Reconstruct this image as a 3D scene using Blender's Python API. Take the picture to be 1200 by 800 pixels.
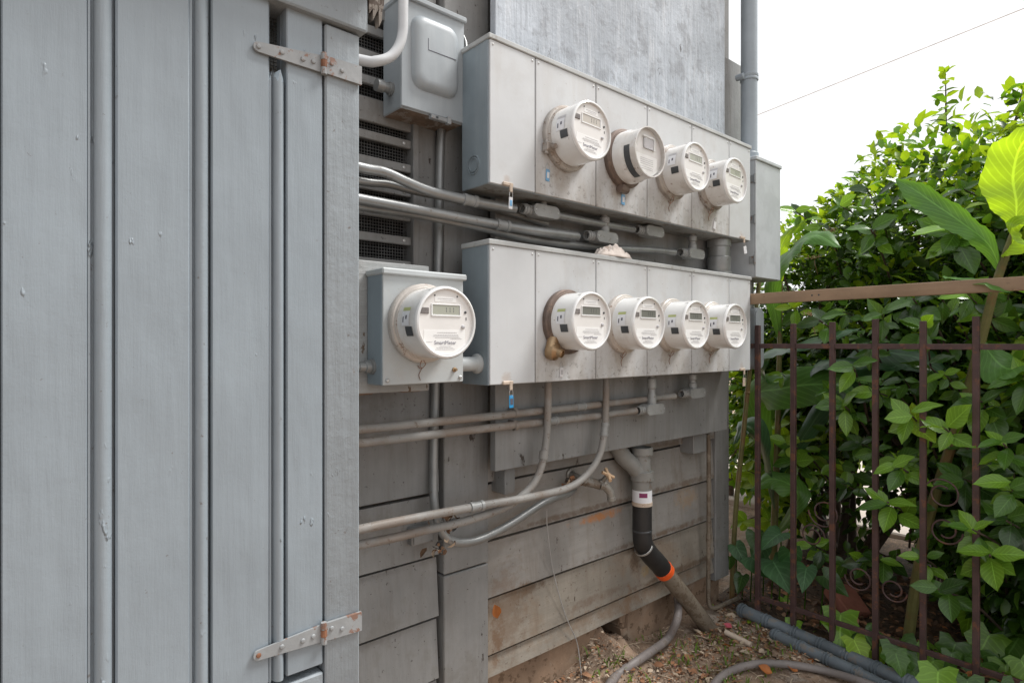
import bpy, bmesh, math, random
from mathutils import Vector, Matrix, noise as mnoise
R = math.radians
rnd = random.Random(11)
for o in list(bpy.data.objects): bpy.data.objects.remove(o)
scene = bpy.context.scene
col = scene.collection

# ------------------------------------------------------------------ camera, sky, sun, exposure
# x runs along the house wall, y points into the wall, z up; eye level is z = 1.2 above the soil
ZC = 1.2
cd = bpy.data.cameras.new('camera'); cam = bpy.data.objects.new('camera', cd); col.objects.link(cam)
cam.location = (0, 0, ZC); cam.rotation_euler = (R(90), 0, -math.atan2(.658, .7528))
cd.sensor_width = 36; cd.lens = 21.3; cd.shift_y = 2/1200; cd.clip_start = .02; cd.clip_end = 500
scene.camera = cam

SUN_EL, SUN_AZ = R(56), R(118)          # azimuth clockwise from +y
world = bpy.data.worlds.new('World'); scene.world = world; world.use_nodes = True
nt = world.node_tree; nt.nodes.clear()
wo = nt.nodes.new('ShaderNodeOutputWorld'); bg = nt.nodes.new('ShaderNodeBackground')
sky = nt.nodes.new('ShaderNodeTexSky'); sky.sky_type = 'NISHITA'; sky.sun_disc = False
sky.sun_elevation = SUN_EL; sky.sun_rotation = SUN_AZ; sky.dust_density = 4.0; sky.air_density = 1.0
hs = nt.nodes.new('ShaderNodeHueSaturation'); hs.inputs['Saturation'].default_value = .2
mx = nt.nodes.new('ShaderNodeMixRGB'); mx.inputs[0].default_value = .86
mx.inputs[2].default_value = (7.6, 7.7, 7.85, 1)      # even cloud cover
nt.links.new(sky.outputs[0], hs.inputs['Color']); nt.links.new(hs.outputs[0], mx.inputs[1])
nt.links.new(mx.outputs[0], bg.inputs[0]); bg.inputs[1].default_value = .1
nt.links.new(bg.outputs[0], wo.inputs[0])

sd = bpy.data.lights.new('sun', 'SUN'); so = bpy.data.objects.new('sun', sd); col.objects.link(so)
sd.energy = 2.8; sd.angle = R(20); sd.color = (1, .98, .95)
sdir = Vector((math.sin(SUN_AZ)*math.cos(SUN_EL), math.cos(SUN_AZ)*math.cos(SUN_EL), math.sin(SUN_EL)))
so.rotation_euler = sdir.to_track_quat('Z', 'Y').to_euler(); so.location = (1, -2, 6)

vs = scene.view_settings
vs.view_transform = 'Standard'; vs.look = 'None'; vs.gamma = 1; vs.use_curve_mapping = False; vs.exposure = 0.68
scene.cycles.max_bounces = 8; scene.cycles.transparent_max_bounces = 8

# ------------------------------------------------------------------ survey helpers (a sight line met with a known plane)
def W(px, py, Y):
    f = 1079.0*Y/(1412-px); return Vector(((f-.7528*Y)/.658, Y, (402-py)/710*f))
def Xa(px, Y): return W(px, 402, Y).x
def D(px, py, f):
    r = (px-600)/710*f; return Vector((.7528*r+.658*f, -.658*r+.7528*f, (402-py)/710*f))
def WX(px, py, X):
    r = (px-600)/710; return D(px, py, X/(.7528*r+.658))
def WZ(px, py, z): return D(px, py, z*710/(402-py))

def V3(*a): return Vector(a)
# ------------------------------------------------------------------ materials
def mat(name, base, var=.12, vscale=8, rough=.55, metal=0, grain=None, gbump=.25, gscale=60, dirt=None, streak=None,
        chips=None, trans=0, spec=.4, coat=0, blotch=None, bump2=None, lumps=False, veins=0, low=None, spots=()):
    m = bpy.data.materials.new(name); m.use_nodes = True
    n = m.node_tree.nodes; l = m.node_tree.links
    b = n['Principled BSDF']; out = n['Material Output']
    geo = n.new('ShaderNodeNewGeometry')
    def mp(s):
        q = n.new('ShaderNodeMapping'); q.inputs['Scale'].default_value = s
        l.new(geo.outputs['Position'], q.inputs[0]); return q.outputs[0]
    def nz(vec, sc, det=6, ro=.6):
        q = n.new('ShaderNodeTexNoise'); q.inputs['Scale'].default_value = sc
        q.inputs['Detail'].default_value = det; q.inputs['Roughness'].default_value = ro
        l.new(vec, q.inputs['Vector']); return q.outputs[0]
    def ramp(f, a, c):
        q = n.new('ShaderNodeMapRange'); q.inputs[1].default_value = a; q.inputs[2].default_value = c; q.interpolation_type = 'SMOOTHSTEP'
        l.new(f, q.inputs[0]); return q.outputs[0]
    def mixc(f, a, c, blend='MIX'):
        q = n.new('ShaderNodeMixRGB'); q.blend_type = blend
        if isinstance(f, float): q.inputs[0].default_value = f
        else: l.new(f, q.inputs[0])
        for k, v in ((1, a), (2, c)):
            if isinstance(v, tuple): q.inputs[k].default_value = (*v[:3], 1)
            else: l.new(v, q.inputs[k])
        return q.outputs[0]
    def mul(a, k):
        q = n.new('ShaderNodeMath'); q.operation = 'MULTIPLY'; l.new(a, q.inputs[0])
        if isinstance(k, (int, float)): q.inputs[1].default_value = k
        else: l.new(k, q.inputs[1])
        return q.outputs[0]
    flat = mp((1, 1, 1))
    lo = tuple(max(0, c*(1-var)) for c in base); hi = tuple(min(1, c*(1+var)) for c in base)
    c = mixc(ramp(nz(flat, vscale), .3, .7), lo, hi)
    hgt = None
    if grain:
        s = {'v': (1, 1, .06), 'h': (.06, 1, 1), 'y': (1, .06, 1)}[grain]
        g = nz(mp(s), gscale, 8, .65)
        c = mixc(mul(ramp(g, .35, .75), .35*var/.12), c, tuple(k*.72 for k in base))
        hgt = g
    if blotch:                       # (colour, amount, scale, threshold)
        c = mixc(mul(ramp(nz(flat, blotch[2], 5, .7), blotch[3], blotch[3]+.14), blotch[1]), c, blotch[0])
    if streak:                       # water streaks: (colour, amount, scale)
        c = mixc(mul(ramp(nz(mp((1, 1, .09)), streak[2], 6, .7), .48, .75), streak[1]), c, streak[0])
    if dirt:                         # specks: (colour, amount, scale, threshold)
        c = mixc(mul(ramp(nz(flat, dirt[2], 4, .75), dirt[3], dirt[3]+.05), dirt[1]), c, dirt[0])
    if chips:                        # flaked paint: (colour, scale, threshold)
        f = ramp(nz(mp((1, 1, .35)), chips[1], 7, .7), chips[2], chips[2]+.015)
        c = mixc(f, c, chips[0])
    if spots:
        sp_ = n.new('ShaderNodeSeparateXYZ'); l.new(geo.outputs['Position'], sp_.inputs[0]); wob_ = nz(flat, 30, 6, .75)
        def mm(op, a_, b_=None):
            q = n.new('ShaderNodeMath'); q.operation = op
            for k_, v_ in ((0, a_), (1, b_)):
                if v_ is None: continue
                if isinstance(v_, (int, float)): q.inputs[k_].default_value = v_
                else: l.new(v_, q.inputs[k_])
            return q.outputs[0]
        for (pt, rx, rz, cc, amt) in spots:      # stains: centre, half sizes, colour, amount
            dx_ = mm('DIVIDE', mm('SUBTRACT', sp_.outputs[0], pt.x), rx); dz_ = mm('DIVIDE', mm('SUBTRACT', sp_.outputs[2], pt.z+ZC), rz)
            dd_ = mm('SUBTRACT', 1.0, mm('ADD', mm('MULTIPLY', dx_, dx_), mm('MULTIPLY', dz_, dz_)))
            dd_ = mm('ADD', dd_, mm('MULTIPLY', mm('SUBTRACT', wob_, .5), 4.0))
            c = mixc(mul(ramp(dd_, 0.0, 1.2), amt), c, cc)
    if low:                          # splashed grime that thins out upwards: (z bottom, z top, colour, amount)
        sp_ = n.new('ShaderNodeSeparateXYZ'); l.new(geo.outputs['Position'], sp_.inputs[0])
        hgt_ = ramp(sp_.outputs[2], low[1]+ZC, low[0]+ZC)
        c = mixc(mul(mul(hgt_, ramp(nz(mp((1, 1, .35)), 14, 6, .7), .36, .62)), low[3]), c, low[2])
        c = mixc(mul(mul(hgt_, ramp(nz(flat, 55, 5, .75), .55, .62)), .6), c, tuple(k*.45 for k in low[2]))
    if veins:                        # paler midrib and side veins, laid along the blade's own u,v
        uv = n.new('ShaderNodeUVMap'); sx = n.new('ShaderNodeSeparateXYZ'); l.new(uv.outputs[0], sx.inputs[0])
        def mth(op, a_, b_=None):
            q = n.new('ShaderNodeMath'); q.operation = op
            for k_, v_ in ((0, a_), (1, b_)):
                if v_ is None: continue
                if isinstance(v_, (int, float)): q.inputs[k_].default_value = v_
                else: l.new(v_, q.inputs[k_])
            return q.outputs[0]
        au = mth('ABSOLUTE', mth('SUBTRACT', sx.outputs[0], .5))
        rib = ramp(au, .035, .012)
        sv = mth('SINE', mth('MULTIPLY', mth('SUBTRACT', sx.outputs[1], mth('MULTIPLY', au, .5)), veins))
        sid = ramp(sv, .55, 1.0)
        hi_ = tuple(min(1, k*1.9+.03) for k in base)
        c = mixc(mul(sid, .28), c, hi_); c = mixc(mul(rib, .7), c, hi_)
    l.new(c, b.inputs['Base Color'])
    b.inputs['Roughness'].default_value = rough; b.inputs['Metallic'].default_value = metal
    b.inputs['Specular IOR Level'].default_value = spec
    if coat: b.inputs['Coat Weight'].default_value = coat; b.inputs['Coat Roughness'].default_value = .15
    rr = n.new('ShaderNodeMapRange'); rr.inputs[3].default_value = max(0, rough-.1); rr.inputs[4].default_value = min(1, rough+.12)
    l.new(nz(flat, vscale*3), rr.inputs[0]); l.new(rr.outputs[0], b.inputs['Roughness'])
    bp = n.new('ShaderNodeBump'); bp.inputs['Strength'].default_value = gbump; bp.inputs['Distance'].default_value = .004
    fine = nz(flat, (bump2 or 35), 6, .65)
    if hgt is not None:
        q = n.new('ShaderNodeMath'); q.operation = 'ADD'; l.new(hgt, q.inputs[0]); l.new(mul(fine, .6), q.inputs[1]); l.new(q.outputs[0], bp.inputs['Height'])
    else: l.new(fine, bp.inputs['Height'])
    nrm_out = bp.outputs[0]
    if lumps:                        # blobs and runs of old brushed paint
        b2 = n.new('ShaderNodeBump'); b2.inputs['Strength'].default_value = 1.0; b2.inputs['Distance'].default_value = .003
        l.new(mul(ramp(nz(mp((1, 1, .4)), 60, 3, .5), .66, .74), ramp(nz(flat, 5, 2), .5, .65)), b2.inputs['Height']); l.new(nrm_out, b2.inputs['Normal']); nrm_out = b2.outputs[0]
        b4 = n.new('ShaderNodeBump'); b4.inputs['Strength'].default_value = .12; b4.inputs['Distance'].default_value = .0012
        l.new(nz(mp((1, 1, 1.3)), 260, 2, .5), b4.inputs['Height']); l.new(nrm_out, b4.inputs['Normal']); nrm_out = b4.outputs[0]
        b3 = n.new('ShaderNodeBump'); b3.inputs['Strength'].default_value = .7; b3.inputs['Distance'].default_value = .012
        l.new(nz(mp((1, 1, .3)), 7, 3), b3.inputs['Height']); l.new(nrm_out, b3.inputs['Normal']); nrm_out = b3.outputs[0]
    l.new(nrm_out, b.inputs['Normal'])
    if trans:
        t = n.new('ShaderNodeBsdfTranslucent'); ms = n.new('ShaderNodeMixShader'); ms.inputs[0].default_value = trans
        tc = mixc(1.0, c, (1.7, 1.5, .5), 'MULTIPLY'); l.new(tc, t.inputs[0])
        l.new(b.outputs[0], ms.inputs[1]); l.new(t.outputs[0], ms.inputs[2]); l.new(ms.outputs[0], out.inputs[0])
    return m

BR = (.10, .07, .05)
door_p = mat('door_paint', (.248, .287, .318), .05, 5, .38, grain='v', gbump=.45, gscale=36, dirt=(BR, .6, 60, .66), chips=((.13, .12, .115), 15, .675), spec=.5, bump2=14, lumps=True)
frame_p = mat('frame_paint', (.262, .294, .318), .06, 6, .45, grain='v', gbump=.8, gscale=45, dirt=(BR, .6, 50, .64), chips=((.18, .15, .12), 14, .67), lumps=True)
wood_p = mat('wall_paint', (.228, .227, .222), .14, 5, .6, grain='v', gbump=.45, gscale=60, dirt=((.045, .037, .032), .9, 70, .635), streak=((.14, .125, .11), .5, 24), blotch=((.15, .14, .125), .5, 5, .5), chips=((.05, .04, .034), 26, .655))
SPOTS = [(W(705, 605, 1.445), .17, .02, (.40, .16, .045), .8), (W(618, 690, 1.445), .10, .03, (.11, .075, .05), .85), (W(745, 655, 1.445), .05, .07, (.09, .06, .04), .85), (W(756, 668, 1.445), .03, .03, (.33, .22, .06), .6),
         (W(805, 582, 1.445), .09, .06, (.33, .21, .11), .5), (W(582, 740, 1.445), .03, .12, (.16, .09, .05), .8), (W(700, 700, 1.445), .2, .02, (.15, .1, .07), .6), (W(735, 720, 1.445), .04, .12, (.2, .12, .07), .7)]
SPOTS += [(V3(1.6+.35*k_, 0, e_+.010), .45, .014, (.115, .08, .055), .75) for k_, e_ in enumerate((-.600, -.777, -.953))]+[(V3(2.2, 0, e_+.012), .4, .016, (.13, .09, .06), .7) for e_ in (-.4225, -.600, -.777, -.953)]+[(V3(1.25, 0, -.85), .1, .2, (.17, .11, .07), .55), (V3(1.9, 0, -.98), .6, .04, (.2, .13, .08), .6)]
side_p = mat('siding_paint', spots=SPOTS, base=(.265, .252, .235), var=.14, vscale=6, rough=.62, grain='h', gbump=.35, gscale=50, dirt=((.08, .055, .04), .8, 75, .64), streak=((.17, .135, .105), .5, 26), blotch=((.21, .18, .15), .4, 4, .48), chips=((.07, .05, .038), 26, .66))
side_low = mat('siding_soiled', spots=SPOTS, base=(.265, .238, .20), var=.16, vscale=6, rough=.65, grain='h', gbump=.4, gscale=50, dirt=((.11, .07, .045), .8, 70, .61), streak=((.17, .125, .088), .6, 26), blotch=((.23, .17, .12), .6, 4, .45), chips=((.08, .055, .04), 24, .645))
panel_p = mat('weathered_panel_paint', (.405, .44, .485), .2, 4, .6, grain='v', gbump=1.0, bump2=60, gscale=85, dirt=((.1, .1, .1), .5, 22, .68), streak=((.60, .62, .65), .6, 40), blotch=((.23, .24, .26), .65, 13, .49), chips=((.14, .14, .145), 22, .66))
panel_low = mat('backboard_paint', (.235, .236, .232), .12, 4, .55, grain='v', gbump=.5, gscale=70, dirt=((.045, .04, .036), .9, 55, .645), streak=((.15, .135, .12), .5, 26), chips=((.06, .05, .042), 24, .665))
dark_in = mat('dark_interior', (.02, .019, .018), .2, 8, .9)  # near-black colour paints in the shade inside the vent
wood_raw = mat('bare_wood', (.22, .145, .10), .2, 10, .7, grain='v', gbump=.6, gscale=60)
rail_w = mat('rail_wood', (.31, .215, .14), .14, 6, .6, grain='y', gbump=.5, gscale=55, dirt=((.12, .08, .05), .4, 30, .62))
foundation_m = mat('soiled_concrete', (.25, .17, .115), .22, 7, .85, gbump=.8, bump2=26, dirt=((.1, .06, .035), .7, 24, .56), blotch=((.33, .27, .21), .6, 5, .5))
CLIPS0 = [(V3(x_, 0, z_), .022, .03, (.36, .25, .17), .4) for x_ in (1.062, 2.315) for z_ in (.425, -.105)]
cab_f = mat('cabinet_front', (.53, .545, .555), .05, 4, .45, spots=CLIPS0, gbump=.08, spec=.45, dirt=((.28, .24, .2), .5, 60, .70), streak=((.42, .395, .36), .4, 9), blotch=((.45, .445, .435), .35, 5, .5))
cab_fd = mat('cabinet_front_grimy', (.61, .605, .59), .05, 6, .48, gbump=.1, dirt=((.25, .2, .16), .7, 70, .66), streak=((.44, .415, .385), .38, 16), blotch=((.48, .455, .42), .4, 9, .5))
METX = [1.2877, 1.5537, 1.8187, 2.0796]
SMU = [(V3(x_-.02, 0, .485), .05, .045, (.30, .25, .205), .6) for x_ in METX]+[(V3(x_-.07, 0, .56), .02, .05, (.25, .19, .15), .5) for x_ in METX[1:]]
SML = [(V3(x_-.02, 0, -.045), .045, .04, (.33, .28, .23), .55) for x_ in METX]
cab_kw = dict(gbump=.1, dirt=((.25, .2, .16), .7, 70, .66), streak=((.44, .415, .385), .38, 16), blotch=((.44, .43, .42), .35, 9, .5))
cab_fu = mat('cabinet_front_grimy_upper', (.53, .54, .547), .05, 6, .48, low=(.41, .60, (.33, .29, .25), .6), spots=SMU, **cab_kw)
cab_fl = mat('cabinet_front_grimy_lower', (.53, .54, .547), .05, 6, .48, low=(-.12, .05, (.34, .305, .265), .55), spots=SML, **cab_kw)
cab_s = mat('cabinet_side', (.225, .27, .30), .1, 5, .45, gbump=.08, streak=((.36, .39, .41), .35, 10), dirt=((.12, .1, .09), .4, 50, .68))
cab_lid = mat('cabinet_lid', (.42, .43, .425), .12, 9, .45, gbump=.08, dirt=((.2, .17, .14), .5, 40, .6))
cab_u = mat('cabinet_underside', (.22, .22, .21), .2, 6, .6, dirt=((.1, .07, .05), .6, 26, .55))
boxg = mat('grey_enamel', (.30, .33, .35), .07, 5, .4, gbump=.08, streak=((.45, .47, .48), .4, 8), dirt=((.2, .15, .12), .5, 45, .69))
boxw = mat('galvanised_pale', (.43, .455, .46), .08, 4, .42, gbump=.08, streak=((.40, .385, .36), .45, 9), dirt=((.22, .18, .14), .5, 45, .68), blotch=((.42, .40, .37), .4, 6, .5))
cond = mat('conduit_grey', (.27, .275, .272), .14, 12, .38, gbump=.12, metal=.45, dirt=((.13, .09, .06), .5, 45, .62))
cond_d = mat('conduit_dirty', (.25, .24, .225), .12, 9, .55, gbump=.2, dirt=((.13, .08, .055), .7, 75, .6), blotch=((.20, .15, .115), .55, 5, .47))
fit_m = mat('cast_fitting', (.28, .285, .28), .1, 20, .45, gbump=.15, metal=.12, dirt=((.14, .11, .09), .6, 60, .6))
cond_w = mat('conduit_white', (.52, .53, .54), .08, 10, .4, gbump=.08)
rbox_m = mat('riser_box_paint', (.47, .495, .515), .06, 5, .42, gbump=.08, streak=((.36, .375, .39), .4, 9), blotch=((.38, .40, .415), .5, 7, .5))
riser_m = mat('riser_blue_grey', (.29, .33, .365), .07, 8, .4, gbump=.08)
brass = mat('brass', (.36, .25, .15), .2, 20, .35, metal=.9)
rust = mat('rusty_metal', (.22, .10, .055), .35, 30, .8, gbump=.5)
hinge_p = mat('painted_hinge', (.265, .275, .28), .12, 20, .5, gbump=.2, dirt=((.2, .09, .05), .8, 38, .57))
steel = mat('galvanised_screw', (.5, .5, .49), .1, 30, .4, metal=.7)
mesh_m = mat('mesh_wire', (.10, .10, .098), .3, 30, .6)
wire_m = mat('dark_wire', (.05, .047, .045), .3, 30, .6)
plas_w = mat('meter_plastic', (.70, .70, .69), .03, 10, .2, gbump=.03, spec=.5, dirt=((.3, .22, .17), .7, 48, .68), blotch=((.55, .51, .47), .4, 8, .53), coat=.7)
plas_d = mat('meter_plastic_stained', (.63, .62, .605), .05, 12, .22, gbump=.05, spec=.5, dirt=((.24, .17, .13), .7, 40, .63), blotch=((.45, .40, .35), .5, 9, .5), coat=.7)
rim_m = mat('meter_rim', (.72, .72, .715), .03, 10, .1, gbump=.02, spec=.7, coat=1)
face_m = mat('meter_face', (.70, .685, .665), .03, 10, .35, gbump=.01, coat=.6)
plate_m = mat('meter_nameplate', (.78, .78, .77), .02, 10, .35, gbump=.01)
ring_b = mat('meter_ring_beige', (.50, .46, .42), .12, 14, .4, metal=.2, dirt=((.2, .12, .08), .7, 30, .6))
ring_d = mat('meter_ring_dark', (.16, .12, .10), .3, 18, .45, metal=.5, dirt=((.3, .2, .14), .5, 30, .6))
ring_r = mat('meter_ring_rusty', (.40, .37, .34), .15, 16, .5, metal=.3, dirt=((.14, .08, .05), .8, 60, .58), blotch=((.2, .14, .1), .6, 9, .5))
lcd = mat('lcd_glass', (.36, .37, .31), .05, 8, .15, gbump=0)
lcd_p = mat('lcd_glare', (.52, .49, .44), .05, 8, .15, gbump=0)  # pale washed-out colour has the display's reflection painted in
lcd_d = mat('lcd_glass_dark', (.17, .175, .155), .05, 8, .15, gbump=0)
ink = mat('ink', (.10, .10, .13), .1, 10, .5, gbump=0)
ink_m = mat('ink_violet', (.20, .195, .24), .1, 10, .5, gbump=0)
ink_g = mat('ink_grey', (.44, .435, .45), .1, 10, .5, gbump=0)
port_m = mat('port_smoke', (.17, .155, .15), .3, 60, .3, gbump=.05)
dark_p = mat('dark_plastic', (.055, .06, .065), .2, 20, .4, gbump=.05)
stick = mat('sticker_white', (.72, .73, .76), .04, 20, .4, gbump=.02)
stick_g = mat('sticker_green', (.42, .46, .20), .1, 20, .4, gbump=.02)
tag_w = mat('tag_white', (.66, .66, .68), .05, 20, .45, gbump=.05)
tag_b = mat('tag_blue', (.03, .30, .62), .06, 20, .4, gbump=.05)
tag_lb = mat('tag_pale_blue', (.16, .36, .58), .3, 40, .45, gbump=.05)
clip_m = mat('clip_beige', (.50, .41, .33), .15, 20, .5, dirt=((.2, .1, .06), .6, 40, .58))
rubber = mat('black_rubber', (.022, .021, .021), .2, 14, .45, gbump=.1)
pvc = mat('pvc_grey', (.23, .228, .215), .12, 10, .45, gbump=.1, dirt=((.14, .1, .07), .6, 22, .58))
pvc_b = mat('pvc_soiled', (.20, .165, .125), .22, 10, .6, gbump=.3, dirt=((.1, .07, .045), .7, 20, .5))
orange = mat('orange_band', (.80, .11, .02), .08, 20, .4, gbump=.1)
maroon = mat('maroon_print', (.20, .03, .10), .1, 20, .5, gbump=.05)
hose_m = mat('hose_grey', (.20, .175, .165), .16, 12, .5, gbump=.15, dirt=((.12, .09, .06), .5, 24, .56))
corr = mat('corrugated_plastic', (.14, .165, .185), .2, 10, .4, gbump=.15, dirt=((.22, .18, .14), .6, 20, .56))
iron = mat('fence_iron', (.075, .043, .04), .2, 16, .5, gbump=.25, dirt=((.17, .07, .035), .7, 26, .56))
faucet_m = mat('faucet_metal', (.24, .225, .20), .2, 20, .45, metal=.4, dirt=((.12, .08, .05), .6, 26, .54))
handle_m = mat('faucet_handle', (.50, .34, .21), .1, 20, .5)
rag_m = mat('rag_cloth', (.62, .55, .50), .12, 14, .9, gbump=.3, dirt=((.3, .2, .15), .5, 18, .56))
soil = mat('soil', (.26, .18, .125), .35, 9, .95, gbump=1.0, bump2=90, dirt=((.42, .35, .28), .6, 95, .55), blotch=((.44, .39, .34), .7, 4, .53), chips=((.07, .045, .03), 70, .60))
path_m = mat('path_concrete', (.46, .40, .35), .08, 3, .85, gbump=.2)
brick_m = mat('old_brick', (.30, .115, .08), .2, 12, .85, gbump=.6)
leaf_dk = mat('leaf_dark', (.024, .060, .010), .35, 5, .25, trans=.26, gbump=.25, spec=.4)
leaf_md = mat('leaf_mid', (.055, .122, .014), .32, 5, .26, trans=.34, gbump=.25, spec=.4)
leaf_yg = mat('leaf_young', (.24, .38, .03), .22, 6, .4, trans=.45, gbump=.2)
leaf_br = mat('leaf_bright', (.12, .27, .03), .15, 6, .33, trans=.38, gbump=.2)
leaf_bz = mat('leaf_bronze', (.17, .075, .035), .3, 8, .5, trans=.25, gbump=.2)
canna_y = mat('canna_lit', (.27, .44, .035), .12, 6, .38, trans=.5, veins=95, gbump=.15)  # sunlight put into a brighter, yellower copy of the leaf colour
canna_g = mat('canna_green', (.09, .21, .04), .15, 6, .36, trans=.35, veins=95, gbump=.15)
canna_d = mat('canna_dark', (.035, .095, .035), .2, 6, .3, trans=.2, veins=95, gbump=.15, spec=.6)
stalk_m = mat('stalk', (.15, .14, .05), .25, 12, .5, gbump=.2, blotch=((.22, .11, .05), .6, 9, .5))
bark = mat('bark', (.085, .06, .045), .3, 20, .85, gbump=.8)
dry = mat('dry_leaf', (.30, .145, .075), .4, 9, .8, gbump=.3, blotch=((.36, .24, .14), .7, 14, .5))
dry_o = mat('orange_leaf', (.40, .14, .04), .2, 14, .6, trans=.2)
dry_p = mat('pink_petal', (.50, .10, .14), .2, 14, .6, trans=.2)
grass_m = mat('grass_blade', (.13, .22, .03), .3, 9, .5, trans=.3)
straw_m = mat('straw', (.48, .38, .28), .25, 12, .8)
bud_m = mat('flower_buds', (.36, .24, .14), .25, 20, .8)
gm = bpy.data.materials.new('clear_cover'); gm.use_nodes = True
gb = gm.node_tree.nodes['Principled BSDF']; gb.inputs['Transmission Weight'].default_value = 1; gb.inputs['Roughness'].default_value = .12; gb.inputs['IOR'].default_value = 1.1; gb.inputs['Base Color'].default_value = (.95, .94, .93, 1)

# ------------------------------------------------------------------ mesh helpers
class MB:
    def __init__(s): s.v = []; s.f = []; s.m = []
    def add(s, vs, fs, mi=0):
        k = len(s.v); s.v += [Vector(v) for v in vs]
        for f in fs: s.f.append([i+k for i in f]); s.m.append(mi)
        return s
    def box(s, a, b, ch=.002, mi=0, mtx=None, jit=0):
        lo = [min(a[i], b[i]) for i in range(3)]; hi = [max(a[i], b[i]) for i in range(3)]
        ch = min(ch, *[(hi[i]-lo[i])*.45 for i in range(3)])
        vs = []; idx = {}
        for sx in (0, 1):
            for sy in (0, 1):
                for sz in (0, 1):
                    sg = (sx, sy, sz)
                    for ax in range(3):
                        p = []
                        for i in range(3):
                            e = hi[i] if sg[i] else lo[i]
                            if i != ax: e += -ch if sg[i] else ch
                            p.append(e + (rnd.uniform(-jit, jit) if jit else 0))
                        idx[(sg, ax)] = len(vs); vs.append(p)
        fs = []
        for ax in range(3):
            o1, o2 = [i for i in range(3) if i != ax]
            for sd_ in (0, 1):
                def sgn(a1, a2):
                    q = [0, 0, 0]; q[ax] = sd_; q[o1] = a1; q[o2] = a2; return tuple(q)
                fs.append([idx[(sgn(*t), ax)] for t in ((0, 0), (1, 0), (1, 1), (0, 1))])
        for ax in range(3):
            o1, o2 = [i for i in range(3) if i != ax]
            for a1 in (0, 1):
                for a2 in (0, 1):
                    q0 = [0, 0, 0]; q0[o1] = a1; q0[o2] = a2; q1 = list(q0); q1[ax] = 1
                    q0 = tuple(q0); q1 = tuple(q1)
                    fs.append([idx[(q0, o1)], idx[(q1, o1)], idx[(q1, o2)], idx[(q0, o2)]])
        for sx in (0, 1):
            for sy in (0, 1):
                for sz in (0, 1): fs.append([idx[((sx, sy, sz), a_)] for a_ in range(3)])
        if mtx: vs = [mtx @ Vector(v) for v in vs]
        return s.add(vs, fs, mi)
    def tube(s, pts, r, seg=10, mi=0, smooth=0, caps=True):
        pts = [Vector(p) for p in pts]
        if smooth: pts = catmull(pts, smooth)
        n = len(pts); rs = r if isinstance(r, (list, tuple)) else [r]*n
        if len(rs) != n: rs = [rs[min(len(rs)-1, int(i*len(rs)/n))] for i in range(n)] if len(rs) != 2 else [rs[0]+(rs[1]-rs[0])*i/(n-1) for i in range(n)]
        t = (pts[1]-pts[0]).normalized(); u = t.orthogonal().normalized(); vs = []
        for i, p in enumerate(pts):
            t2 = (pts[min(i+1, n-1)]-pts[max(i-1, 0)]).normalized()
            if t2.length > 0:
                u = (u - t2*u.dot(t2)); u = u.normalized() if u.length > 1e-6 else t2.orthogonal().normalized()
            w = t2.cross(u)
            for k in range(seg):
                a = 2*math.pi*k/seg; vs.append(p+(u*math.cos(a)+w*math.sin(a))*rs[i])
        fs = [[i*seg+k, i*seg+(k+1) % seg, (i+1)*seg+(k+1) % seg, (i+1)*seg+k] for i in range(n-1) for k in range(seg)]
        if caps: fs += [list(range(seg))[::-1], list(range((n-1)*seg, n*seg))]
        return s.add(vs, fs, mi)
    def lathe(s, c, axis, prof, seg=32, mi=0, a0=0, a1=2*math.pi):
        c = Vector(c); ax = Vector(axis).normalized()
        u = Vector((1, 0, 0)) if abs(ax.x) < .9 else Vector((0, 0, 1)); u = (u-ax*u.dot(ax)).normalized(); w = ax.cross(u)
        full = abs(a1-a0-2*math.pi) < 1e-6; m = seg if full else seg+1; vs = []
        for r, d in prof:
            for k in range(m):
                a = a0+(a1-a0)*k/seg; vs.append(c+ax*d+(u*math.cos(a)+w*math.sin(a))*max(r, 1e-5))
        fs = []
        for i in range(len(prof)-1):
            for k in range(seg):
                k2 = (k+1) % m if full else k+1
                fs.append([i*m+k, i*m+k2, (i+1)*m+k2, (i+1)*m+k])
        return s.add(vs, fs, mi)
    def prism(s, poly, y0, y1, mi=0):          # outline in x,z pushed along y
        n = len(poly); vs = [(p[0], y0, p[1]) for p in poly]+[(p[0], y1, p[1]) for p in poly]
        fs = [list(range(n)), list(range(n, 2*n))[::-1]]+[[i, (i+1) % n, n+(i+1) % n, n+i] for i in range(n)]
        return s.add(vs, fs, mi)
    def mesh(s, name, mats, recalc=True, doubles=True):
        bm = bmesh.new(); bv = [bm.verts.new(v) for v in s.v]
        for f, mi in zip(s.f, s.m):
            try: q = bm.faces.new([bv[i] for i in f])
            except ValueError: continue
            q.material_index = mi; q.smooth = True
        if doubles: bmesh.ops.remove_doubles(bm, verts=bm.verts, dist=1e-6)
        if recalc: bmesh.ops.recalc_face_normals(bm, faces=bm.faces)
        for e in bm.edges:
            if len(e.link_faces) == 2 and e.calc_face_angle(0) > .6: e.smooth = False
        me = bpy.data.meshes.new(name); bm.to_mesh(me); bm.free()
        for m_ in (mats if isinstance(mats, (list, tuple)) else [mats]): me.materials.append(m_)
        return me
    def build(s, name, mats, parent=None, recalc=True):
        me = s.mesh(name, mats, recalc); return put(name, me, parent)
def put(name, me, parent=None):
    o = bpy.data.objects.new(name, me); col.objects.link(o)
    if parent is not None:
        o.parent = parent
        if parent.type == 'EMPTY' and parent.get('_world'): o.location = -parent.location
        elif parent.type == 'MESH' and parent.parent is None: o.location = -parent.location
    elif len(me.vertices):
        xs = [v.co for v in me.vertices]
        c = Vector(((min(v.x for v in xs)+max(v.x for v in xs))/2, (min(v.y for v in xs)+max(v.y for v in xs))/2, min(v.z for v in xs)))
        me.transform(Matrix.Translation(-c)); o.location = c
    return o
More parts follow.
